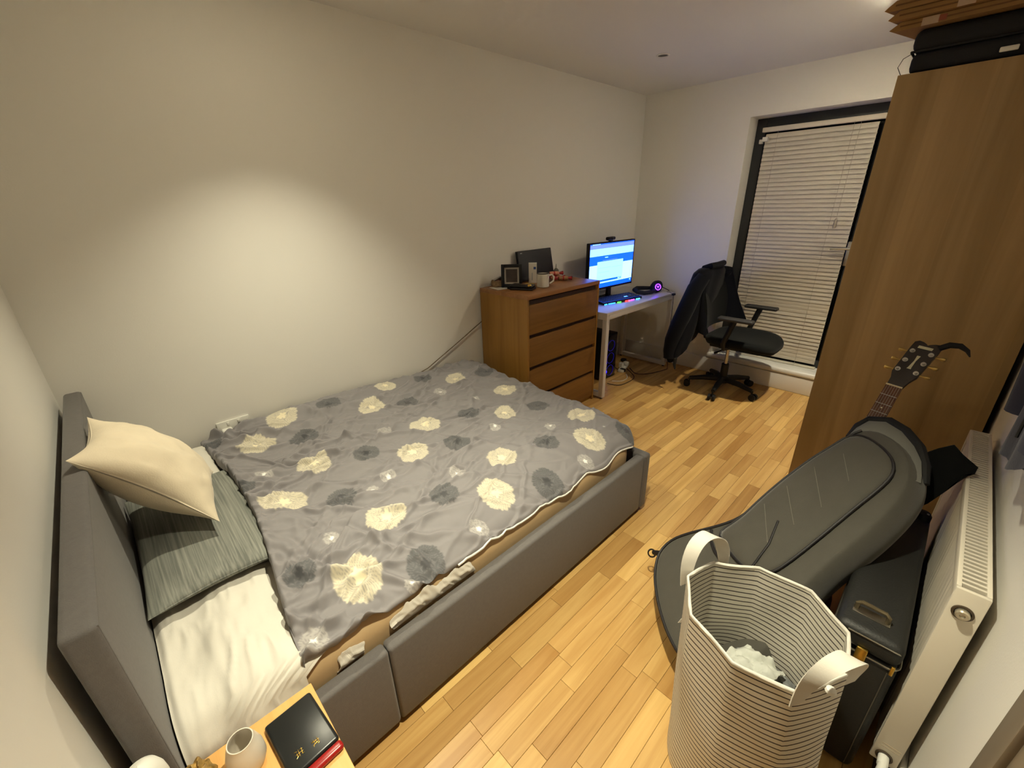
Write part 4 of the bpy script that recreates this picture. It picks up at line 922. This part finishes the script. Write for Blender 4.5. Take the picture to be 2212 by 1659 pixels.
MB().tube([(2.452,1.488,HZ),(2.452,1.488,HZ+.020),(2.46,1.488,HZ+.028),(2.51,1.485,HZ+.028),(2.518,1.485,HZ+.020),(2.518,1.485,HZ)],.006,8).build('carry_handle',mat('clear_handle',(120,108,84),.2,metal=.6),hc)
MB().box(2.445,2.525,1.472,1.502,HZ-.001,HZ+.003,bev=.001).build('handle_plate',VAL,hc)
MB().box(2.478,2.502,HY0-.008,HY0+.001,.418,.464,bev=.003).build('latch',GOLD,hc)
MB().box(2.550,2.558,HY0-.006,HY0+.001,.426,.456,bev=.002).build('latch',GOLD,hc)
MB().tube([(2.548,HY0-.0006,.425),(2.548,HY0-.0006,.03)],.0012,6).build('seam',mat('case_seam',(84,78,66),.6),hc)
MB().lathe((2.540,2.088,HZ-.02),[(.024,0),(.024,.03),(.018,.04),(.0005,.044)],18).build('corner_cap',BLK,hc)
MB().lathe((2.551,2.081,HZ+.018),[(.004,0),(.004,.004),(.0005,.006)],10).build('rivet',CHROME,hc)
# ------------------------------------------------------------------ acoustic guitar behind the gig bag
gt=thing('guitar','acoustic guitar with dark headstock and rosewood neck, standing behind the gig bag','guitar',(2.22,1.85,0))
ga=Vector((.135,.43,.892)).normalized(); gl=Vector((.975,-.17,-.07)); gl=(gl-ga*gl.dot(ga)).normalized(); gn=gl.cross(ga)
if gn.y>0: gn=-gn
GN=Vector((2.349,2.205,.916))
def gp(s,w,n_): return GN+ga*s+gl*w+gn*n_
FB=wood('rosewood_board',(74,42,26),(108,64,40),'z',.4,scale=2.)
b=MB(); b.loft([[gp(s,w,n_) for w,n_ in ((-hw,.004),(hw,.004),(hw,-.004),(-hw,-.004))] for s,hw in ((0,.0235),(-.45,.029))]); b.build('fretboard',FB,gt,smooth=0)
b=MB(); b.loft([[gp(s,hw*math.cos(t),-.004-.019*max(0,math.sin(t))) for t in np.linspace(0,math.pi,9)] for s,hw in ((.01,.0225),(-.40,.028))]); b.build('neck',mat('mahogany_neck',(92,54,32),.4),gt)
MB().tube([gp(.002,-.0235,.0055),gp(.002,.0235,.0055)],.0032,6).build('nut',mat('bone_nut',(226,214,180),.4),gt)
for k in range(1,13):
    s_=-.65*(1-2**(-k/12)); hw=.0235+.0055*(-s_/.45)
    MB().tube([gp(s_,-hw,.0045),gp(s_,hw,.0045)],.0011,5).build('fret',CHROME,gt)
MB().lathe(gp(-.085,0,.0041),[(.003,0),(.003,.0006)],12,ax=gn,top=True).build('position_dot',MAT['bone_nut'],gt)
for k in range(6):
    w=-.018+k*.0072; MB().tube([gp(.004,w,.009),gp(-.45,w*1.3,.012)],.0004,5).build('string',CHROME,gt)
# headstock, tilted back, with an open-book top
hb=math.radians(13); ha=(ga*math.cos(hb)-gn*math.sin(hb)).normalized()*1.0; hn=gl.cross(ha)
if hn.y>0: hn=-hn
ha=(ha+gl*.10).normalized()
def hp(s,w,n_): return GN+ha*s+gl*w+hn*n_
ol=[(.005,-.0225),(.03,-.026),(.055,-.036),(.16,-.039),(.185,-.038),(.192,-.028),(.190,-.016),(.184,-.004),(.180,.0),(.184,.004),(.190,.016),(.192,.028),(.185,.038),(.16,.039),(.055,.036),(.03,.026),(.005,.0225)]
b=MB(); b.loft([[hp(s,w,.003) for s,w in ol],[hp(s,w,-.013) for s,w in ol]]); b.build('headstock',mat('headstock_black',(34,25,22),.35),gt,smooth=30)
for s_ in (.068,.108,.148):
    for sd in (-1,1):
        p=hp(s_,sd*.026,.003); g=MB().cyl(p,p+hn*.011,.0042,seg=12).lathe(p,[(.008,0),(.008,.0015)],14,ax=hn,top=True); g.build('tuning_post',CHROME,gt)
        q0=hp(s_,sd*.036,-.009); q1=hp(s_,sd*.058,-.009)
        MB().tube([q0,hp(s_,sd*.047,-.009),q1,hp(s_,sd*.066,-.009)],[.003,.003,.0075,.0055],8).build('tuning_key',mat('aged_brass',(196,168,104),.3,metal=.8),gt)
b=MB(); b.loft([[hp(s,w,.0036) for s,w in ((.078,-.006),(.086,-.0045),(.112,-.0025),(.134,-.005),(.134,.005),(.112,.0025),(.086,.0045),(.078,.006))],[hp(s,w,.003) for s,w in ((.078,-.006),(.086,-.0045),(.112,-.0025),(.134,-.005),(.134,.005),(.112,.0025),(.086,.0045),(.078,.006))]]); b.build('headstock_inlay',mat('pearl_inlay',(206,202,172),.3),gt,smooth=0)
MB().box(-.02,.02,-.0005,.0005,-.005,.005,M=Matrix.Translation(hp(.168,0,.0038))@Matrix((gl,hn,ha)).transposed().to_4x4()).build('logo_plate',MAT['pearl_inlay'],gt,smooth=0)
MB().tube([hp(.18,.03,.0),hp(.20,.05,.004),hp(.205,.075,.004),hp(.195,.098,.0),hp(.178,.112,-.004)],[.010,.011,.010,.007,.002],8).build('strap_tail',BLKM,gt)
bo_=[(.0,.10),(-.02,.165),(-.10,.19),(-.18,.165),(-.235,.135),(-.30,.12),(-.36,.135),(-.42,.145),(-.47,.11),(-.49,.03)]
half=[(s-.45+.49,w) for s,w in bo_]
half=[(-.98+ (i/9)*.50, [.10,.17,.19,.175,.145,.125,.135,.14,.105,.03][i]) for i in range(10)]
ol2=[(s,-w) for s,w in half]+[(s,w) for s,w in half[::-1]]
b=MB(); b.loft([[gp(s,w*.85,-.004) for s,w in ol2],[gp(s,w*.85,-.095) for s,w in ol2]]); b.build('body',wood('spruce_body',(150,92,44),(180,118,62),'z',.3),gt,smooth=50)
# ------------------------------------------------------------------ gig bag leaning in front of it
gb=thing('gig_bag','grey-black padded guitar gig bag leaning behind the striped laundry basket','guitar bag',(2.15,1.55,0))
BN=Vector((-0.49597,-0.48097,0.72296)).normalized(); BA=Vector((0.34667,0.65368,0.67270)); BA=(BA-BN*BA.dot(BN)).normalized(); BL_=BA.cross(BN); BP=Vector((2.21351,1.62009,.44809))
def bq_(s,w,n_): return BP+BA*s+BL_*w+BN*n_
BAGM=mat('gig_bag_nylon',(72,69,61),.8,bump=.3,bscale=350,var=.05,vscale=20,sheen=.25)
PIPE=mat('black_piping',(26,22,24),.6)
outl=[(.545,-.118),(.50,-.132),(.437,-.146),(.36,-.166),(.254,-.182),(.18,-.188),(.10,-.190),(.03,-.193),(-.037,-.228),(-.085,-.262),(-.133,-.298),(-.20,-.340),(-.248,-.357),(-.319,-.343),(-.384,-.266),(-.432,-.157),(-.458,-.055),(-.466,.045),(-.440,.13),(-.38,.185),(-.30,.212),(-.22,.205),(-.14,.175),(-.05,.150),(.05,.145),(.15,.150),(.25,.155),(.35,.150),(.43,.132),(.49,.095),(.53,.045),(.555,-.03),(.56,-.08)]
def resample(P,n):
    P=np.array(P); Q=np.vstack([P,P[:1]]); d=np.r_[0,np.cumsum(np.linalg.norm(np.diff(Q,axis=0),axis=1))]; t=np.linspace(0,d[-1],n,endpoint=False)
    R2=np.stack([np.interp(t,d,Q[:,k]) for k in range(2)],1)
    for _ in range(2): R2=.25*np.roll(R2,1,0)+.5*R2+.25*np.roll(R2,-1,0)
    return R2
OL=resample(outl,96)
def inset(O_,d):
    t=np.roll(O_,-1,0)-np.roll(O_,1,0); nn=np.stack([t[:,1],-t[:,0]],1); nn/=np.linalg.norm(nn,axis=1,keepdims=True)
    A=.5*np.sum(O_[:,0]*np.roll(O_[:,1],-1)-np.roll(O_[:,0],-1)*O_[:,1])
    if A<0: nn=-nn
    return O_-nn*d
def toward(O_,f):   # shrink towards the long axis of the bag
    c=np.stack([np.clip(O_[:,0],-.26,.36),np.full(len(O_),-.04)],1); return c+(O_-c)*f
TH=.135
ringsb=[]
for f,n_ in ((.02,.006),(.35,.006),(.7,.004),(.93,.0)): ringsb.append([bq_(s,w,n_) for s,w in toward(OL,f)])
for d,n_ in ((.006,-.002),(.0,-.010),(-.006,-.03),(-.010,-.06),(-.006,-.09),(.004,-.115),(.02,-.130)): ringsb.append([bq_(s,w,n_) for s,w in inset(OL,d)])
for f,n_ in ((.7,-.134),(.02,-.135)): ringsb.append([bq_(s,w,n_) for s,w in toward(OL,f)])
MB().loft(ringsb).build('bag_body',BAGM,gb,smooth=60)
MB().tube([bq_(s,w,.001) for s,w in inset(OL,.006) if w<-.10 or s<-.40],.0052,6).build('edge_piping',PIPE,gb)
pk=[(.500,-.118),(.437,-.132),(.36,-.154),(.254,-.170),(.18,-.176),(.10,-.178),(.04,-.176),(-.02,-.186),(-.075,-.2),(-.095,-.10),(-.10,-.02),(-.075,.045),(-.036,.066),(.05,.076),(.15,.082),(.278,.088),(.37,.095),(.431,.092),(.470,.062),(.490,.025),(.508,-.03),(.514,-.075)]
PK=resample(pk,72)
def towardp(O_,f):
    c=np.stack([np.clip(O_[:,0],0.0,.40),np.full(len(O_),-.045)],1); return c+(O_-c)*f
wv=lambda s,w: .004*math.sin(s*26+w*10)*math.cos(w*22)+.006*math.exp(-((s-.30)/.07)**2)*math.sin(w*30+1)
rg_=[[bq_(s,w,.022+wv(s,w)*.5) for s,w in towardp(PK,f)] for f in (.02,.3,.6)]+[[bq_(s,w,.020) for s,w in towardp(PK,.85)]]+[[bq_(s,w,.014) for s,w in inset(PK,.004)],[bq_(s,w,.0) for s,w in PK],[bq_(s,w,-.01) for s,w in PK]]
MB().loft(rg_).build('front_pocket',BAGM,gb,smooth=60)
MB().tube([bq_(s,w,.013) for s,w in PK],.0042,6,closed=True).build('pocket_piping',PIPE,gb)
def quilt(s0,w0,s1,w1): return MB().tube([bq_(s0+(s1-s0)*q,w0+(w1-w0)*q,.0235) for q in np.linspace(0,1,6)],.0011,5)
for (s0,w0,s1,w1) in ((.42,-.07,.33,.03),(.33,-.11,.22,.02),(.22,-.13,.12,-.0),(.12,-.14,.02,-.02)): quilt(s0,w0,s1,w1).build('stitch_line',mat('stitch_thread',(112,108,98),.8),gb)
MB().tube([bq_(-.082,-.235,.006),bq_(-.11,-.20,.012),bq_(-.13,-.15,.012),bq_(-.14,-.08,.012)],.006,6).build('zip_strip',PIPE,gb)
MB().tube([bq_(.10,-.05,.025),bq_(.02,-.01,.026),bq_(-.06,.005,.024),bq_(-.15,.01,.010)],.0035,6).build('zip_strip',PIPE,gb)
# open top: padded black collar, pale lining, flap folded over the radiator
colp=[(.505,-.150,-.03),(.565,-.168,-.045),(.605,-.160,-.05),(.625,-.105,-.05),(.608,-.035,-.05),(.570,.035,-.05),(.52,.085,-.055),(.47,.115,-.07)]
MB().tube([bq_(*p) for p in colp],[.012,.017,.018,.017,.017,.017,.016,.012],10).build('collar',BLKM,gb)
G=np.zeros((9,5,3))
inn=[(.50,-.125),(.515,-.115),(.520,-.10),(.523,-.075),(.518,-.035),(.505,.01),(.485,.045),(.455,.075),(.43,.10)]
out_=[(.505,-.150),(.56,-.16),(.595,-.150),(.612,-.102),(.597,-.035),(.562,.030),(.52,.080),(.48,.11),(.455,.125)]
for i in range(9):
    for j in range(5):
        q=j/4; s_=inn[i][0]*(1-q)+out_[i][0]*q; w=inn[i][1]*(1-q)+out_[i][1]*q; G[i,j]=bq_(s_,w,-.006-.034*q+.010*math.sin(q*math.pi))
MB().slab(G,.008).build('padded_lining',mat('grey_lining',(118,118,112),.8,bump=.2,bscale=200),gb,smooth=70)
fl=[[(2.470,1.985,.770),(2.480,1.99,.790),(2.505,2.0,.815),(2.535,2.005,.838)],[(2.478,1.98,.735),(2.505,1.985,.765),(2.535,1.99,.80),(2.560,2.0,.816)],[(2.488,1.97,.690),(2.520,1.975,.720),(2.555,1.98,.770),(2.600,1.99,.792)],[(2.498,1.96,.645),(2.530,1.965,.680),(2.560,1.97,.735),(2.596,1.98,.774)],[(2.505,1.95,.605),(2.530,1.955,.640),(2.555,1.96,.700),(2.580,1.97,.762)]]
o=MB().slab(np.array(fl),.007).build('folded_flap',BLKF,gb,smooth=70)
MB().tube([bq_(-.30,-.35,-.02),bq_(-.315,-.375,-.025),bq_(-.325,-.395,-.03)],[.012,.011,.010],8).build('strap_tab',PIPE,gb)
c=bq_(-.335,-.405,-.035); MB().tube([c+Vector((.016*math.cos(t),.010*math.sin(t),.012*math.sin(t))) for t in np.linspace(0,2*math.pi,18,endpoint=False)],.0035,6,closed=True).build('clip_ring',mat('dark_metal_ring',(80,76,72),.3,metal=1.),gb)
# ------------------------------------------------------------------ striped laundry basket
LB=(2.313,1.206); LH=.60
def stripes():
    mt=mat('striped_canvas',(222,216,202),.8,bump=.2,bscale=300); nt=mt.node_tree; L=nt.links.new; p=nt.nodes['Principled BSDF']
    uv=nt.nodes.new('ShaderNodeUVMap'); uv.uv_map='height'; sp=nt.nodes.new('ShaderNodeSeparateXYZ'); L(uv.outputs[0],sp.inputs[0])
    fr=nt.nodes.new('ShaderNodeMath'); fr.operation='FRACT'; L(sp.outputs[1],fr.inputs[0])
    rp=nt.nodes.new('ShaderNodeValToRGB'); rp.color_ramp.interpolation='LINEAR'; e=rp.color_ramp.elements
    e[0].position=.0; e[0].color=(*lin((62,54,52)),1); e[1].position=.17; e[1].color=(*lin((62,54,52)),1)
    for q in (.21,.97): k=e.new(q); k.color=(*lin((222,216,202)),1)
    k=e.new(.995); k.color=(*lin((62,54,52)),1)
    L(fr.outputs[0],rp.inputs[0]); L(rp.outputs[0],p.inputs['Base Color']); return mt
STR=stripes()
lb_=thing('laundry_basket','white laundry basket with thin dark stripes and strap handles on the wooden floor','basket',(*LB,0))
angs=np.linspace(0,2*math.pi,90,endpoint=False); corners=9
def poly_r(t,k,amp):
    # softly faceted outline
    n=corners; f=((t+.2)%(2*math.pi/n))/(2*math.pi/n)-.5; return math.cos(math.pi/n)/math.cos(f*2*math.pi/n)
def lring(z,inner=False,wob=1.):
    out=[]
    for t in angs:
        zz=z/LH; r=.184*(.985+.02*math.sin(3*t+1)*(1-zz)+.006*math.sin(7*t+6*zz))*poly_r(t,0,.95)**(.25+.75*zz**2)
        r*=1+.012*math.sin(5*t+9*zz)*math.sin(math.pi*zz)*wob - .02*math.sin(math.pi*min(1,zz*1.4))*math.sin(2*t+.5)
        if inner: r-=.006
        dz=(.010*math.sin(2*t+.6)+.003*math.sin(4*t+2)) * (zz**2) + .003*math.sin(6*t+14*zz)*math.sin(math.pi*zz)
        out.append((LB[0]-.024*zz+r*1.02*math.cos(t),LB[1]-.006*zz+r*.97*math.sin(t),max(.0,z+dz)))
    return out
zsb=np.linspace(0,LH,25)
def basket_mesh(name,ins):
    b=MB(); b.loft([lring(z,ins) for z in (zsb if not ins else np.maximum(zsb,.012))],cap0=True,cap1=False)
    o=b.build(name,STR,lb_,smooth=50); me=o.data; uvl=me.uv_layers.new(name='height'); zz=np.repeat(zsb/.0172,len(angs)); vi=np.empty(len(me.loops),np.int32); me.loops.foreach_get('vertex_index',vi)
    uvv=np.zeros((len(vi),2),np.float32); uvv[:,1]=zz[vi]; uvl.data.foreach_set('uv',uvv.reshape(-1)); return o
basket_mesh('outer_wall',False); basket_mesh('inner_wall',True)
top=np.array(lring(LH)); tin=np.array(lring(LH,True))
MB().tube([tuple((a+bq)/2+np.array([0,0,-.002])) for a,bq in zip(top,tin)],.0042,6,closed=True).build('rim_binding',SHEET,lb_,smooth=60)
def handle(a0,lean):
    d=Vector((math.cos(a0),math.sin(a0),0)); s_=Vector((-math.sin(a0),math.cos(a0),0)); c=Vector((LB[0]-.024,LB[1]-.006,0)); G=[]
    for q in np.linspace(0,1,22):
        a=math.pi*q; 
        if q<.12 or q>.88: pass
        p=c+d*(.172+lean*math.sin(a))+s_*(-.072*math.cos(a))+Vector((0,0,LH-.035+.125*math.sin(a)**.8))
        w=d*(.0)+s_*(0)
        nrm=(s_*(-math.cos(a))*.3+Vector((0,0,1))*math.sin(a)).normalized()
        G.append([tuple(p+d*(-.019)) if 0 else tuple(p-(d*.019*math.sin(a)+s_*.019*abs(math.cos(a))*1.0)), tuple(p+(d*.019*math.sin(a)+s_*.019*abs(math.cos(a))*1.0))])
    return MB().slab(np.array(G),.0025)
handle(math.radians(160),.02).build('strap_handle',SHEET,lb_,smooth=70)
handle(math.radians(-28),.012).build('strap_handle',SHEET,lb_,smooth=70)
MB().slab(np.array([[(2.128,1.20,.46),(2.118,1.188,.46)],[(2.126,1.195,.432),(2.106,1.176,.425)]]),.001).build('care_label',WPLAS,lb_,smooth=0)
MB().lathe((LB[0]+.138,LB[1]-.090,LH-.012),[(.0005,.010),(.009,.006),(.011,.0),(.006,-.008)],12,bottom=False).build('toggle',WPLAS,lb_)
# crumpled clothes in the basket
G=np.zeros((40,48,3))
for i,r in enumerate(np.linspace(0,1,40)):
    for j,t in enumerate(np.linspace(0,2*math.pi,48,endpoint=False)):
        x=r*.155*math.cos(t); y_=r*.152*math.sin(t); h=.25+.06*(1-r*r)+.055*(fbm(x*14+5,y_*14,40)-.5)*2+.02*(1-abs(2*fbm(x*26,y_*26,44)-1))
        G[i,j]=(LB[0]+x,LB[1]+y_,h)
b=MB(); b.grid(G,cv=True); b.loft([[tuple(p) for p in G[-1]],[(p[0],p[1],.02) for p in G[-1]]],cap0=False,cap1=True)
o=b.build('garment',mat('grey_patterned_cloth',(110,112,112),.85,bump=.3,bscale=200,var=.35,vscale=55),smooth=60); tag(o,'crumpled grey patterned garment lying inside the laundry basket','clothing')
G=np.zeros((20,26,3))
for i,u in enumerate(np.linspace(-1,1,20)):
    for j,v in enumerate(np.linspace(-1,1,26)):
        x=-.03+u*.06+v*.02; y_=.045+v*.075; rr=math.hypot(u,v)
        G[i,j]=(LB[0]+x,LB[1]+y_,.35+.03*(fbm(u*3+7,v*3,47)-.5)*2-.05*max(0,rr-.5)**1.5)
o=MB().slab(G,.006).build('garment',mat('pale_cloth',(196,198,190),.85,bump=.3,bscale=200),smooth=60); tag(o,'pale crumpled garment on top of the clothes in the laundry basket','clothing')
# ------------------------------------------------------------------ garment hanging on the wall above the radiator
hg=thing('hanging_jacket','dark blue-grey jacket hanging on the side wall above the radiator','jacket',(2.62,1.6,.96))
SLATE=mat('slate_cloth',(46,46,60),.9,bump=.25,bscale=180,sheen=.1,spec=.2)
R_=[]
for k,z in enumerate(np.linspace(1.70,.985,16)):
    f=k/15; ring=[]; hy=.055+.125*min(1,f*4)**.6+.025*f
    for i in range(48):
        t=2*math.pi*i/48; fo=1+.22*f*math.sin(9*t+f*3)+.10*f*math.sin(5*t+1)
        ring.append((2.622+.031*fo*math.cos(t)*(.55+.45*min(1,f*4)),1.590+hy*math.sin(t),z+.09*max(0,-math.sin(t))*f**3-.02*max(0,math.sin(t))*f**3+.006*f*math.sin(7*t)))
    R_.append(ring)
MB().loft(R_).build('jacket_body',SLATE,hg,smooth=70)
for sd,zl in ((-1,1.10),(1,1.06)):
    MB().tube([(2.622,1.59+sd*.12,1.655),(2.618,1.59+sd*.175,1.60),(2.612,1.59+sd*.195,1.48),(2.610,1.59+sd*.19,1.34),(2.606,1.59+sd*.178,1.20),(2.604,1.59+sd*.168,zl)],[.030,.042,.043,.041,.039,.034],14).build('sleeve',SLATE,hg,smooth=70)
MB().tube([(2.645,1.55,1.69),(2.61,1.535,1.715),(2.595,1.59,1.705),(2.61,1.645,1.715),(2.645,1.63,1.69)],.017,10).build('collar',SLATE,hg)
MB().tube([(2.588,1.59,1.68),(2.586,1.592,1.40),(2.587,1.588,1.06)],.003,6).build('zip',BLKM,hg)
MB().tube([(ROOM_X-.001,1.59,1.735),(2.630,1.59,1.728),(2.622,1.59,1.745)],.006,8).build('hook',CHROME,hg)
